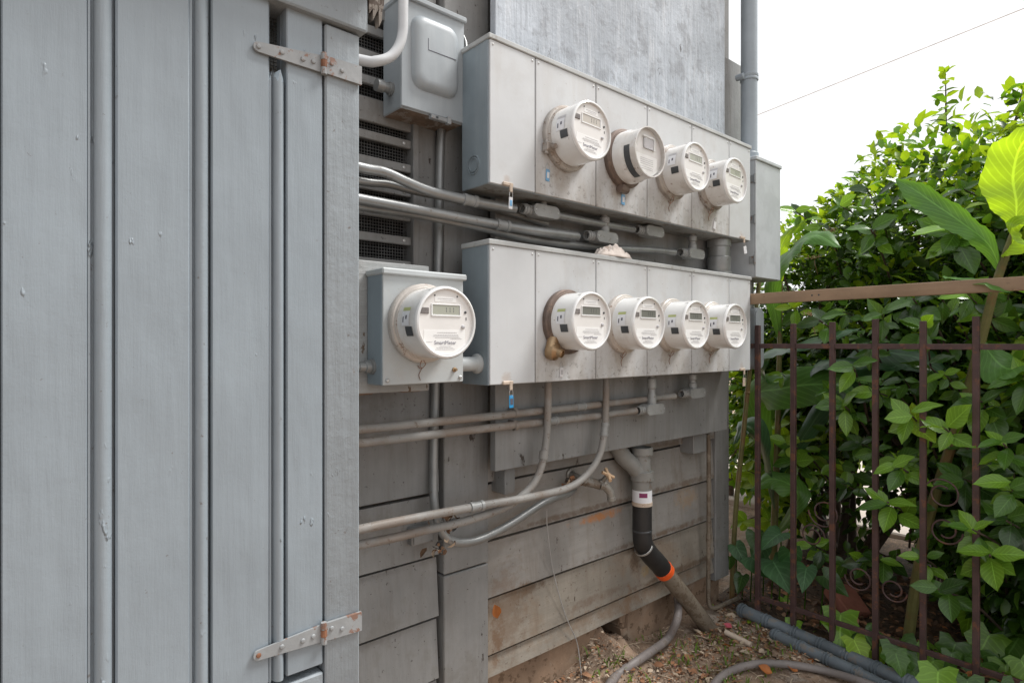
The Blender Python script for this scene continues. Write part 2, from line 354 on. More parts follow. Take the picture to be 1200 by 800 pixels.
def catmull(p, k):
    q = [p[0]*2-p[1]]+p+[p[-1]*2-p[-2]]; out = []
    for i in range(1, len(q)-2):
        for j in range(k):
            t = j/k; a, b, c, d = q[i-1], q[i], q[i+1], q[i+2]
            out.append(.5*((2*b)+(c-a)*t+(2*a-5*b+4*c-d)*t*t+(3*b-a-3*c+d)*t**3))
    return out+[p[-1]]
def thing(name, label, cat, loc, group=None):
    o = bpy.data.objects.new(name, None); col.objects.link(o); o.location = loc; o.empty_display_size = .05
    o['_world'] = 1; o['label'] = label; o['category'] = cat
    if group: o['group'] = group
    return o
def tag(o, label=None, cat=None, group=None, kind=None):
    if label: o['label'] = label
    if cat: o['category'] = cat
    if group: o['group'] = group
    if kind: o['kind'] = kind
    return o
def loft(a, b): return a+(b-a)

# ================================================================== GROUND
GZ = -1.2
def gh(x, y):
    h = GZ + .012*mnoise.noise((x*5, y*5, 0)) + .010*mnoise.noise((x*15, y*15, 3)) + .007*mnoise.noise((x*38, y*38, 5))
    w = max(0, 1-abs(y-1.46)/.34)
    h += .035*w*(1 if x < 2.6 else 0)
    m = W(712, 750, 1.43); d = math.hypot((x-m.x)/.13, (y-1.46)/.15)
    h += .085*math.exp(-d*d)*(1+.6*mnoise.noise((x*22, y*22, 1)))
    m2 = W(600, 790, 1.43); d = math.hypot((x-m2.x)/.35, (y-1.46)/.18)
    h += .03*math.exp(-d*d)
    if x > 2.35: h -= .012*min(1, (x-2.35)*4)
    return h
def axis(lo, hi, st, far):
    a = []; x = lo
    while x < hi: a.append(x); x += st
    a.append(hi); s_ = st*2; x = hi
    while x < far: x += s_; s_ *= 1.35; a.append(min(x, far))
    x = lo; s_ = st*2
    while x > -far: x -= s_; s_ *= 1.35; a.insert(0, max(x, -far))
    return a
gx = axis(1.0, 3.4, .013, 120); gy = axis(.3, 1.62, .013, 120)
g = MB(); nx, ny = len(gx), len(gy)
g.add([(x, y, gh(x, y) if abs(x) < 6 and abs(y) < 5 else GZ-.01) for y in gy for x in gx],
      [[j*nx+i, j*nx+i+1, (j+1)*nx+i+1, (j+1)*nx+i] for j in range(ny-1) for i in range(nx-1)])
tag(g.build('ground', soil), kind='structure')
p = MB(); p.box((4.25, -8, -1.25), (9, 14, -1.172), .01)
tag(p.build('path', path_m), kind='structure')

shade_mulch = mat('shade_mulch', (.075, .048, .03), .4, 14, .95, gbump=1.0, bump2=70, dirt=((.2, .13, .08), .7, 60, .56), chips=((.02, .014, .01), 50, .58))  # dead-leaf ground, tinted extra dark to paint in shade behind the fence
def bedgrid(x0, x1, y0, y1, st):
    q = MB(); a_ = int((x1-x0)/st); b_ = int((y1-y0)/st)
    q.add([(x0+st*i, y0+st*j, gh(x0+st*i, y0+st*j)+.006+.03*max(0, min(1, (i*st)*6))*(1 if 0 < j < b_ else 0)*(.6+.5*mnoise.noise((i*st*4, j*st*4, 8)))) for j in range(b_+1) for i in range(a_+1)],
          [[j*(a_+1)+i, j*(a_+1)+i+1, (j+1)*(a_+1)+i+1, (j+1)*(a_+1)+i] for j in range(b_) for i in range(a_)])
    return q
tag(bedgrid(2.52, 4.2, -2.2, 1.55, .05).build('shade_darkened_bed', shade_mulch), kind='structure')

# ================================================================== HOUSE
YW = 1.45
house = thing('house', 'grey painted wooden house wall with lapped siding behind the meter cabinets', 'house', (1.5, YW, -1.3))
XL, XR = -1.2, 2.575
VX0, VX1, VZ0, VZ1 = .525, .9034, .17, 1.02
m = MB()
m.box((XL, 1.478, -1.02), (VX0, 4.5, 2.4), .004); m.box((VX1, 1.478, -1.02), (XR-.02, 4.5, 2.4), .004)
m.box((VX0-.002, 1.479, -1.02), (VX1+.002, 4.49, VZ0), .001); m.box((VX0-.002, 1.479, VZ1), (VX1+.002, 4.49, 2.39), .001)
m.box((VX0-.002, 1.72, VZ0-.002), (VX1+.002, 4.48, VZ1+.002), .001, 1)
for (a, b) in (((VX0-.002, 1.5, VZ0), (VX0+.002, 1.72, VZ1)), ((VX1-.002, 1.5, VZ0), (VX1+.003, 1.72, VZ1))): m.box(a, b, .0005, 1)
m.build('wall', [mat('wall_core', (.15, .11, .08), .3, 20, .9), dark_in], house)
hx0, hx1 = Xa(703, 1.465), Xa(735, 1.465)
m = MB(); m.box((XL, 1.465, -1.5), (hx0, 4.5, -1.022), .004, jit=.003); m.box((hx1, 1.466, -1.5), (XR-.03, 4.5, -1.022), .004, jit=.003); m.box((hx0-.003, 1.60, -1.5), (hx1+.003, 4.4, -1.024), .002)
for k in range(16):
    x = rnd.choice((hx0+rnd.uniform(-.006, .03), hx1-rnd.uniform(-.006, .03))); z = rnd.uniform(-1.17, -1.025); r_ = rnd.uniform(.008, .022)
    m.box((x-r_, 1.468+rnd.uniform(0, .03), z-r_), (x+r_, 1.59, z+r_*.8), .004, jit=.006)
m.build('foundation', foundation_m, house)
# siding: lapped boards, lower edge proud
def lap(x0, x1, z0, z1, mt):
    q = MB(); yb = YW-.010; n_ = 9
    vs = []; 
    for i in range(n_+1):
        x = x0+(x1-x0)*i/n_; w_ = .0025*mnoise.noise((x*3, z0*9, 1))
        vs += [(x, yb+.013, z1), (x, yb+w_*.5, z0+w_), (x, 1.477, z0+w_), (x, 1.477, z1)]
    fs = [[i*4+k, i*4+(k+1) % 4, (i+1)*4+(k+1) % 4, (i+1)*4+k] for i in range(n_) for k in range(4)]+[[0, 1, 2, 3], [n_*4+k for k in (3, 2, 1, 0)]]
    q.add(vs, fs); q.build('siding_board', mt, house)
PX0, PX1 = Xa(520, 1.43), Xa(572, 1.43)
edges = [-.4225, -.600, -.777, -.953, -1.022]
for i, z0 in enumerate(edges):
    zt = (.12 if i == 0 else edges[i-1])-(.004 if i == 0 else .0125)
    lap(PX1+.003, 2.456, z0, zt, side_p if i < 3 else side_low)
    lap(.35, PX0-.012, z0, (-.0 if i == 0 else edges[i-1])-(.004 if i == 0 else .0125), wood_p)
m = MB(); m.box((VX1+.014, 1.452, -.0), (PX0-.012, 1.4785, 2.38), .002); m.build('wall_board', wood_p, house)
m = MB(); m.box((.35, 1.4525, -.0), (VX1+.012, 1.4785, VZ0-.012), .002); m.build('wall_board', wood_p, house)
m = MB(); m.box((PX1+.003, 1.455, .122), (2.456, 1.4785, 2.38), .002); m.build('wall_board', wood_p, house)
# vertical trim post in two lengths
for a, b in ((-1.3, -.667), (-.662, 2.3)):
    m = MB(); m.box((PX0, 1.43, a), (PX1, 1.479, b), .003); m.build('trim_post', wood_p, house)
CX0 = Xa(838, 1.435)
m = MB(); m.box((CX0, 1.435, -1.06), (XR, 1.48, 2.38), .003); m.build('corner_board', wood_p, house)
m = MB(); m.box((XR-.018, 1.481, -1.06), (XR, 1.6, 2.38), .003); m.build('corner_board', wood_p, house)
for x, zt in ((1.185, 1.9), (2.207, 1.9)):
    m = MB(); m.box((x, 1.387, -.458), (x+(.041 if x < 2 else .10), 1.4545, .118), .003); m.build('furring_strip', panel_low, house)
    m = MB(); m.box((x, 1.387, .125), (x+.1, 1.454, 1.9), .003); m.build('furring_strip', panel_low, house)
# big backboard: weathered upper sheet, smoother lower one (joint hidden behind the upper cabinet)
BX0, BX1 = Xa(580, 1.36), 2.405
m = MB(); m.box((BX0, 1.36, .58), (BX1, 1.385, 2.1), .002); tag(m.build('backboard', panel_p, house), label='pale weathered grey sheet above the upper cabinet')
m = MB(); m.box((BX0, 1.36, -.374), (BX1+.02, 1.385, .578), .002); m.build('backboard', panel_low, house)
# side board behind riser
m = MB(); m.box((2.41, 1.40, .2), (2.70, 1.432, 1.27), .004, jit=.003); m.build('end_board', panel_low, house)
# ventilator
vent = MB(); vent.box((VX0, 1.44, VZ0), (VX0+.02, 1.50, VZ1), .002); vent.box((VX1-.006, 1.44, VZ0), (VX1+.012, 1.50, VZ1), .002)
vent.box((VX0+.02, 1.441, VZ0-.012), (VX1-.006, 1.50, VZ0+.012), .002); vent.box((VX0+.02, 1.441, VZ1-.16), (VX1-.006, 1.50, VZ1+.012), .002)
vo = vent.build('vent_frame', wood_p, house)
zr = VZ0+.045
while zr < .84:
    wide = .60 < zr < .66
    q = MB(); h_ = .032 if wide else .0115
    q.box((VX0+.02, 1.452, zr-h_), (VX1-.006, 1.466, zr+h_), .002); q.build('vent_slat', wood_p, vo)
    q = MB(); q.lathe((VX1-.03, 1.4525, zr), (0, -1, 0), [(0, .004), (.004, .003), (.005, 0)], 10); q.build('screw', steel, vo)
    zr += .067 if not wide and not (.55 < zr < .6) else .078
q = MB(); x = VX0+.02
while x < VX1-.006: q.box((x, 1.475, VZ0+.01), (x+.0016, 1.4766, VZ1-.15), .0003); x += .0085
z = VZ0+.012
while z < VZ1-.16: q.box((VX0+.02, 1.4735, z), (VX1-.006, 1.4749, z+.0016), .0003); z += .0085
tag(q.build('wire_mesh', mesh_m, vo), kind='stuff')
# rust run on siding under faucet and dark rot
def stain(poly, y, mt, name):
    q = MB(); q.add([(a.x, y, a.z) for a in poly], [list(range(len(poly)))]); return q

# ================================================================== CLOSET WITH PLANK DOOR
closet = thing('closet', 'grey painted closet with a plank door on two strap hinges', 'closet', (-.1, 1.2, -1.2))
DZ0, DZ1 = -.552, .553
m = MB(); m.box((-1.0, 1.026, DZ0), (.3505, 1.044, DZ1+.03), .001); m.box((.3785, 1.026, DZ0), (.443, 1.044, DZ1+.03), .001)
m.box((.3505, 1.027, DZ0), (.3785, 1.043, .425), .001)
door = m.build('door', door_p, closet)
P0, PER = .0173, .1208
bstarts = [(P0+PER*k, P0+PER*k+.0915) for k in range(-8, 0)]+[(.0173, .1077), (.14, .234), (.2635, .351), (.3786, .4415)]
for i, (a, b) in enumerate(bstarts):
    q = MB(); q.box((a, 1.0, DZ0), (b, 1.0255, DZ1+.03), .0022, jit=.0004); q.build('board', door_p, door)
    if i < len(bstarts)-1:
        c = (b+bstarts[i+1][0])/2; top = DZ1+.03 if i != 10 else .436
        w_ = bstarts[i+1][0]-b
        q = MB(); prof = []
        xs = [(-w_/2+.0005, .0255), (-w_/2+.0005, .002), (-w_/2+.003, .0022), (-w_/2+.0042, .006), (-w_/2+.0062, .0075)]
        xs += [(-w_/2+.007+(w_-.0105)*(1-math.cos(t))/2, .0075-.0135*math.sin(t)) for t in [math.pi*j/12 for j in range(13)]]
        xs += [(w_/2-.0028, .0115), (w_/2-.0006, .0115), (w_/2-.0006, .0255)]
        n_ = len(xs); vs = []
        for zz in (DZ0, top): vs += [(c+u, 1.0+v, zz+(rnd.uniform(-.012, .012) if (i == 10 and zz == top) else 0)) for u, v in xs]
        q.add(vs, [[j, j+1, n_+j+1, n_+j] for j in range(n_-1)]+[[n_-1, 0, n_, 2*n_-1], list(range(n_))[::-1], [n_+j for j in range(n_)]])
        q.build('bead', door_p, door)
q = MB(); x = .345
while x < .386: q.box((x, 1.052, .40), (x+.0012, 1.0532, .62), .0002); x += .0062
z = .40
while z < .62: q.box((.345, 1.0508, z), (.386, 1.0518, z+.0012), .0002); z += .0062
tag(q.build('wire_mesh', mesh_m, door), kind='stuff')
m = MB(); m.box((.4452, .998, -1.3), (.509, 1.045, DZ1-.002), .0025, jit=.0008); m.build('frame_post', frame_p, closet)
m = MB(); m.box((.4905, 1.046, -1.3), (.507, 1.448, .60), .002); m.build('side_wall', frame_p, closet)
m = MB(); m.box((-1.0, 1.001, -1.3), (.4435, 1.04, DZ0-.014), .003); m.build('lower_board', frame_p, closet)
m = MB(); m.box((-1.0, .985, DZ1+.002), (.520, 1.06, DZ1+.09), .003, jit=.001); m.build('header', frame_p, closet)
m = MB(); m.box((-1.0, .93, DZ1+.092), (.545, 1.447, DZ1+.115), .003, jit=.001); m.build('roof_board', frame_p, closet)
m = MB(); m.box((-1.0, 1.05, -1.3), (-.985, 1.447, .62), .002); m.build('side_wall', frame_p, closet)
q = MB()                                               # splintered end of the eave board
base = W(418, 36, .985)
for k, (dx, w_, l_) in enumerate(((.0, .011, .052), (.0105, .009, .062), (.019, .008, .048), (.0265, .009, .07), (.035, .006, .04))):
    x = .519+dx*.75
    q.add([(x, .982, DZ1+.09), (x+w_, .982, DZ1+.09), (x+w_*.9, .985, DZ1+.09-l_*.8), (x+w_*.3, .986, DZ1+.09-l_),
           (x, 1.005, DZ1+.09), (x+w_, 1.005, DZ1+.09), (x+w_*.9, 1.0, DZ1+.09-l_*.8), (x+w_*.3, 1.0, DZ1+.09-l_)],
          [[0, 1, 2, 3], [7, 6, 5, 4], [0, 4, 5, 1], [1, 5, 6, 2], [2, 6, 7, 3], [3, 7, 4, 0]])
tag(q.build('broken_trim', [mat('splintered_wood', (.30, .27, .24), .35, 20, .85, grain='v', gbump=.8, dirt=((.07, .05, .04), .8, 30, .5))], closet), label='splintered wood end')
def hinge(zl, zr_, flip, rusty):
    q = MB(); y0, y1 = .9935, .9975
    xl, xk, xr = Xa(296, .995), Xa(378, .995), .5105
    z = lambda x: zl+(zr_-zl)*(x-xl)/(xr-xl)
    pl = []
    for t in range(7):
        a = math.pi/2+math.pi*t/6; pl.append((xl+.008+.008*math.cos(a), zl+.008*math.sin(a)))
    pl = pl[::-1] if False else pl
    poly = [(xk-.003, z(xk)+.0145)]+pl+[(xk-.003, z(xk)-.0145)]
    q.prism(poly, y0, y1); h = q.build('hinge', hinge_p, closet)
    q = MB(); q.prism([(xk+.003, z(xk)+.0155), (xk+.003, z(xk)-.0145), (xr, z(xr)-.0185), (xr, z(xr)+.0145)], y0-.002, y1); q.build('hinge_plate', hinge_p, h)
    for k in range(3):
        q = MB(); c = V3(xk, .9915, z(xk)-.018+.0125*k); q.tube([c, c+V3(0, 0, .0118)], .0052, 10); q.build('hinge_knuckle', rust if (k == 1) == rusty or k == 1 else hinge_p, h)
    for x, dz in ((xl+.008, 0), (xl+.045, .001), (xl+.08, -.001), (xk-.018, 0), (xk+.014, .004), (xk+.033, -.003)):
        q = MB(); q.lathe((x, y0-.0005 if x < xk else y0-.0025, z(x)+dz), (0, -1, 0), [(0, .0022), (.003, .0018), (.0042, 0)], 10)
        q.build('screw', rust if rnd.random() < .3 else hinge_p, h)
hinge(.4725, .4795, False, True)
hinge(-.4975, -.494, True, True)

# ================================================================== METER CABINETS
CY = 1.24; CX0_, CX1_ = 1.0018, 2.389
seams = [1.0018, 1.168, 1.425, 1.6856, 1.955, 2.2187, 2.389]
def cabinet(z0, z1, label, grp):
    t = thing('meter_cabinet', label, 'cabinet', ((CX0_+CX1_)/2, 1.3, z0), grp)
    q = MB(); q.box((CX0_, CY+.004, z0), (CX1_, 1.358, z1-.004), .002)
    case = q.build('case', [cab_s, cab_u], t)
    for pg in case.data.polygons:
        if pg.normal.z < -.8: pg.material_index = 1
    q = MB(); q.box((CX0_-.004, CY-.008, z1-.012), (CX1_+.004, 1.357, z1+.002), .002); q.build('lid', cab_lid, t)
    for i in range(6):
        q = MB(); q.box((seams[i]+.0019, CY-.004, z0+.002), (seams[i+1]-.0019, CY+.0045, z1-.0125), .0015)
        q.build('door_panel', cab_f if i in (0, 5) else (cab_fu if z0 > 0 else cab_fl), t)
        for sx_ in ((seams[i]+.012), (seams[i+1]-.012)):
            q = MB(); q.lathe((sx_, CY-.004, z1-.024), (0, -1, 0), [(.0032, -.0005), (.0032, .001), (.002, .0018), (0, .0018)], 8); q.build('screw', steel, t)
    # flanged front edge and knockout on the end
    q = MB(); q.box((CX0_-.0015, CY+.0005, z0+.001), (CX0_+.004, CY+.022, z1-.013), .0008); q.build('edge_flange', cab_s, t)
    if z0 > 0:
        for r_ in (.0235, .0165):
            q = MB(); q.lathe((CX0_, 1.303, z0+.062), (-1, 0, 0), [(r_, -.001), (r_+.0004, .0032), (r_+.0026, .0032), (r_+.003, -.001)], 28); q.build('knockout', cab_s, t)
    for x in (1.062, 2.315):                       # sliding clip under the blank panels
        q = MB(); q.box((x-.018, CY-.012, z0+.001), (x+.018, CY-.0045, z0+.011), .002); q.box((x+.004, CY-.013, z0-.014), (x+.014, CY-.0085, z0+.0105), .001)
        q.build('clip', clip_m, t)
    return t
UZ0, UZ1, LZ0, LZ1 = .420, .812, -.112, .272
cabinet(UZ0, UZ1, 'long pale grey metal meter cabinet mounted above the other one', 'meter cabinets')
cabinet(LZ0, LZ1, 'long pale grey metal meter cabinet below, with rag on its lid', 'meter cabinets')

# ---- hanging tags, each on its own ring
def tag_card(p, w_, h_, mt, label, tilt=0, ring=True, grp='hanging seal tags', band=None):
    t = thing('hanging_tag', label, 'tag', p, grp); t['_world'] = 0
    mx_ = Matrix.Rotation(tilt, 4, 'Y')
    q = MB(); q.box((-w_/2, -.0012, -h_-.016), (w_/2, .0012, -.016), .0006, mtx=mx_); c = q.build('card', mt, t)
    if band: q = MB(); q.box((-w_*.32, -.0019, -h_*.75-.016), (w_*.32, -.0011, -h_*.25-.016), .0002, mtx=mx_); q.build('print', band, t)
    q = MB()
    pts = [mx_ @ V3(.006*math.cos(a), -.0005, -.010+.011*math.sin(a)) for a in [2*math.pi*k/14 for k in range(15)]]
    q.tube(pts, .0009, 5); q.build('ring', steel, t)
    return t
tag_card(V3(1.071, CY-.011, UZ0-.012), .013, .032, tag_w, 'white seal tag hanging under blank end of upper cabinet', .05, band=tag_lb)
tag_card(V3(1.071, CY-.011, LZ0-.012), .0145, .034, tag_b, 'bright blue tag hanging under the lower cabinet', -.02, band=ink)
tag_card(V3(2.324, CY-.011, UZ0-.012), .022, .03, tag_w, 'white tag hanging under upper cabinet beside the riser box', -.25)
tag_card(V3(2.324, CY-.011, LZ0-.012), .02, .034, clip_m, 'rusty metal tag hanging under the lower cabinet beside the fence', .05)
u1 = W(642, 192, CY-.006); tag_card(u1, .014, .034, tag_lb, 'blue and white tag below meter with rusty lock clamp', .06, band=tag_w)
u2 = W(730, 222, CY-.006); tag_card(u2, .017, .034, tag_lb, 'blue seal tag below the glass covered meter', .03, band=tag_w)
u4 = W(838, 255, CY-.006); tag_card(u4, .017, .03, tag_w, 'white tag hanging below the end meter of the upper cabinet', .2)
l1 = W(658, 424, CY-.006); tag_card(l1, .013, .028, tag_w, 'white and violet tag below the brass barrel lock', .05, band=ink_g)

# ================================================================== METERS
def txt(s, size, name, mt, parent, loc):
    cu = bpy.data.curves.new(name, 'FONT'); cu.body = s; cu.size = size; cu.align_x = 'CENTER'; cu.align_y = 'CENTER'; cu.extrude = .0001; cu.resolution_u = 2; cu.offset = 0
    ob = bpy.data.objects.new('tmp', cu); col.objects.link(ob)
    dg = bpy.context.evaluated_depsgraph_get(); me = bpy.data.meshes.new_from_object(ob.evaluated_get(dg))
    bpy.data.objects.remove(ob); me.transform(Matrix.Rotation(R(90), 4, 'X')); me.materials.clear(); me.materials.append(mt)
    o = bpy.data.objects.new(name, me); col.objects.link(o); o.parent = parent; o.location = loc; return o
def chord(xa, xb, zt, r, y0, y1):
    pl = [(xa, zt)]; a0 = math.atan2(-math.sqrt(r*r-xa*xa), xa); a1 = math.atan2(-math.sqrt(r*r-xb*xb), xb)
    if a0 > a1: a0 -= 2*math.pi
    for k in range(15):
        a = a0+(a1-a0)*k/14; pl.append((r*math.cos(a), r*math.sin(a)))
    pl.append((xb, zt)); return pl
DEP = .107
def patch(q, r, ang0, ang1, d0, d1, mi=0, seg=6):      # curved label on the cylinder; angle measured from -x upward
    vs = []
    for d in (d0, d1):
        for k in range(seg+1):
            a = ang0+(ang1-ang0)*k/seg; vs.append((-r*math.cos(a), -d, r*math.sin(a)))
    n_ = seg+1; q.add(vs, [[k, k+1, n_+k+1, n_+k] for k in range(seg)], mi)
_cache = {}
def meter(loc, label, ringm, body, lcdm, lock, glass=False, rot=0):
    t = thing('electricity_meter', label, 'meter', loc, 'round electricity meters'); t['_world'] = 0; t.rotation_euler.y = rot
    def part(name, key, fn, mt, par=t):
        if key not in _cache: q = MB(); fn(q); _cache[key] = q.mesh(name, mt)
        me = _cache[key]
        if me.materials[0] != (mt if not isinstance(mt, list) else mt[0]):
            me = me.copy(); me.materials[0] = mt
        return put(name, me, par)
    rg = part('clamp_ring', 'ring', lambda q: q.lathe((0, 0, 0), (0, -1, 0), [(.080, .0), (.0935, 0), (.0945, .004), (.0945, .014), (.0915, .018), (.0875, .019), (.085, .0235), (.082, .0235)], 48), ringm)
    if not glass:
        bd = part('cover', 'cover', lambda q: q.lathe((0, 0, 0), (0, -1, 0), [(.0825, .004), (.0825, .03), (.0815, .09), (.0812, .097)], 48), body)
        part('rim', 'rim', lambda q: q.lathe((0, 0, 0), (0, -1, 0), [(.0812, .096), (.0832, .0985), (.0832, .102), (.081, .1055), (.0775, .107), (.0755, .1062), (.0748, .098)], 48), rim_m)
        fy = -.1005
        fp = part('face_plate', 'face', lambda q: q.lathe((0, 0, 0), (0, -1, 0), [(.0752, .094), (.0752, .1005), (0, .1005)], 40), face_m)
        part('nameplate', 'np', lambda q: q.prism(chord(-.060, .053, -.017, .0735, 0, 0), fy-.0006, fy+.002), plate_m)
        part('top_plate', 'tp', lambda q: q.box((-.031, fy-.0006, .046), (.028, fy+.002, .0575), .0003), plate_m)
        df = part('display_frame', 'df', lambda q: (q.box((-.041, fy-.002, .0135), (.041, fy+.001, .0175), .0006), q.box((-.041, fy-.0018, .0395), (.041, fy+.001, .0415), .0004),
              q.box((-.041, fy-.0019, .0175), (-.0375, fy+.001, .0395), .0004), q.box((.0375, fy-.0019, .0175), (.041, fy+.001, .0395), .0004)), rim_m)
        ld = part('display', 'lcd', lambda q: q.box((-.0372, fy-.0006, .0177), (.0372, fy+.0005, .0393), .0002), lcdm)
        k0 = rnd.choice((-.03, -.012, 0)); q = MB()
        for k in range(3):
            for dz in (.0, .006): q.box((k0+.010*k, fy-.0010, .0235+dz), (k0+.010*k+.0012, fy-.0005, .0285+dz), .0002)
        q.build('display_strokes', ink if lcdm is lcd else dark_p, ld)
        part('optical_port', 'port', lambda q: (q.box((-.0715, fy-.0022, .0185), (-.047, fy+.001, .033), .0012), ), [port_m])
        part('button', 'btn', lambda q: q.lathe((.054, fy, .0245), (0, -1, 0), [(.0032, 0), (.0032, .0015), (0, .0018)], 12), dark_p)
        part('slot', 'slot', lambda q: q.box((.0555, fy-.001, .006), (.0575, fy+.001, .013), .0003), dark_p)
        part('button', 'btn2', lambda q: q.lathe((.047, fy, -.0095), (0, -1, 0), [(.0045, 0), (.0045, .003), (.003, .004), (0, .004)], 14), ink_g)
        for sx in (-1, 1): part('screw', 'sc%d' % sx, lambda q: q.lathe((.031*sx, fy, .0605), (0, -1, 0), [(.002, 0), (.002, .001), (0, .0012)], 8), dark_p)
        def lines(q):
            lr = random.Random(4)
            for zz, a, b, h in ((-.0235, -.024, .030, .0012), (-.0285, -.034, .034, .0009), (-.0315, -.036, .036, .0009), (-.0345, -.03, .04, .0009), (-.0375, .012, .044, .0011),
                                (-.0445, -.054, -.038, .0009), (-.0545, -.018, .014, .0011), (-.058, -.026, .020, .0009), (-.0615, -.03, .024, .0009), (.0535, -.022, .02, .0012), (.0495, -.016, .018, .0008)):
                x = a
                while x < b:
                    w_ = lr.uniform(.0015, .006); q.box((x, fy-.0011, zz), (min(b, x+w_), fy-.0006, zz+h), .0001); x += w_+.0012
        tag(part('fine_print', 'lines', lines, ink_g), kind='stuff')
        if 'txt' not in _cache:
            o = txt('SmartMeter', .0125, 'lettering', ink_m, t, (0, 0, 0)); _cache['txt'] = o.data; o.location = (-.003, fy-.0011, -.046)
        else:
            o = bpy.data.objects.new('lettering', _cache['txt']); col.objects.link(o); o.parent = t; o.location = (-.003, fy-.0011, -.046)
        st = part('barcode_sticker', 'st', lambda q: patch(q, .0832, R(-4), R(24), .045, .075), stick)
        st.rotation_euler.y = rnd.uniform(-.08, .08); up_ = loc[2] > .3
        part('sticker_stripe', 'st2', lambda q: patch(q, .0834, R(19), R(25), .045, .075), ink_g if up_ else stick_g, st)
        part('sticker_print', 'st3', lambda q: (patch(q, .0835, R(1), R(10), .049, .053), patch(q, .0835, R(6), R(12), .060, .066)), ink, st)
        part('dark_sticker', 'st4', lambda q: patch(q, .0831, R(-22), R(-7), .058, .086), dark_p)
        part('seam_mark', 'seam', lambda q: patch(q, .0826, R(62), R(78), .085, .1), plas_d)
    else:
        part('cover', 'gcover', lambda q: q.lathe((0, 0, 0), (0, -1, 0), [(.0825, .004), (.0825, .05), (.080, .056), (.078, .062), (.0775, .10), (.0785, .106), (.0775, .1095), (.0745, .1095), (.0735, .105), (.0735, .09)], 48), body)
        part('black_band', 'gband', lambda q: patch(q, .0785, R(-75), R(8), .066, .088, seg=20), dark_p)
        part('face_plate', 'gface', lambda q: q.lathe((0, 0, 0), (0, -1, 0), [(.0736, .08), (.0736, .091), (0, .091)], 40), face_m)
        part('nameplate', 'gnp', lambda q: q.prism(chord(-.058, .05, -.008, .071, 0, 0), -.0935, -.09), plate_m)
        part('display', 'glcd', lambda q: (q.box((-.02, -.097, .012), (.028, -.09, .045), .001)), [ink_g])
        part('display_hood', 'ghood', lambda q: (q.box((-.024, -.1, .045), (.032, -.0905, .05), .001), q.box((.028, -.1, .01), (.034, -.0905, .045), .001)), plate_m)
        def glines(q):
            for zz in (-.02, -.026, -.032, -.038, -.046, -.052): q.box((-.035, -.0942, zz), (.03, -.0936, zz+.0012), .0001)
        tag(part('fine_print', 'glines', glines, ink_g), kind='stuff')
        part('glass', 'glass', lambda q: q.lathe((0, 0, 0), (0, -1, 0), [(.0738, .1035), (.0738, .1062), (.06, .1078), (0, .1082)], 40), gm)
    if lock == 'rusty':
        def f(q):
            q.box((-.012, -.026, -.012), (.012, -.002, .014), .003); q.tube([(-.004, -.014, -.018), (-.004, -.014, .022)], .0055, 10); q.tube([(.006, -.026, .0), (.006, -.040, -.001)], .0075, 12); q.box((.002, -.018, .004), (.03, -.012, .010), .001)
        o = part('lock_clamp', 'lk1', f, ring_r); o.location = (-.084, 0, -.046)
    if lock == 'brass':
        def f(q): q.lathe((0, -.004, 0), V3(.2, -.9, -.2), [(.025, -.004), (.027, .006), (.025, .020), (.014, .028), (.0125, .040), (.008, .042), (.0075, .036), (0, .036)], 24); q.tube([(-.006, -.012, .006), (.004, -.012, .036)], .017, 14)
        o = part('barrel_lock', 'lk2', f, brass); o.location = (-.068, -.004, -.083)
    if lock == 'dark':
        def f(q): q.tube([(-.018, -.014, -.002), (.018, -.014, -.002)], .013, 14); q.box((-.012, -.026, -.012), (.014, -.003, .012), .003)
        o = part('barrel_lock', 'lk3', f, ring_d); o.location = (-.012, 0, -.098)
    if lock == 'wire':
        def f(q):
            q.tube([(-.006, -.02, 0), (-.004, -.01, -.012), (.004, -.004, -.02), (-.002, -.002, -.034), (.002, -.002, -.048)], .0008, 5, smooth=4)
            q.tube([(0, -.02, 0), (.010, -.012, -.010), (.002, -.004, -.02), (-.006, -.003, -.012)], .0008, 5, smooth=4)
        o = part('seal_wire', 'lk4', f, rust); o.location = (-.008, 0, -.088)
    return t
MX = [1.2877, 1.5537, 1.8187, 2.0796]
MUZ, MLZ = .596, .062
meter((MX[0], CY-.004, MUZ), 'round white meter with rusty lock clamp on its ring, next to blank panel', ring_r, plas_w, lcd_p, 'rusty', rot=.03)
meter((MX[1], CY-.004, MUZ-.006), 'glass covered round meter with black band on its neck and dark ring', ring_d, plas_d, lcd, 'dark', glass=True, rot=.03)
meter((MX[2], CY-.004, MUZ), 'round meter on upper cabinet between the black banded meter and the end meter', ring_r, plas_d, lcd, 'wire', rot=.02)
meter((MX[3], CY-.004, MUZ), 'round meter at the riser end of the upper cabinet', ring_r, plas_d, lcd, 'wire', rot=.04)
meter((MX[0], CY-.004, MLZ), 'round meter with dark metal ring and brass barrel lock on lower cabinet', ring_d, plas_w, lcd_d, 'brass')
meter((MX[1], CY-.004, MLZ), 'round meter on lower cabinet next to the one with the brass lock', ring_b, plas_w, lcd_d, 'wire')
meter((MX[2], CY-.004, MLZ), 'round meter on lower cabinet, second from the fence', ring_b, plas_w, lcd_d, 'wire')
meter((MX[3], CY-.004, MLZ), 'round meter on lower cabinet nearest the fence rail', ring_b, plas_w, lcd_d, 'wire')
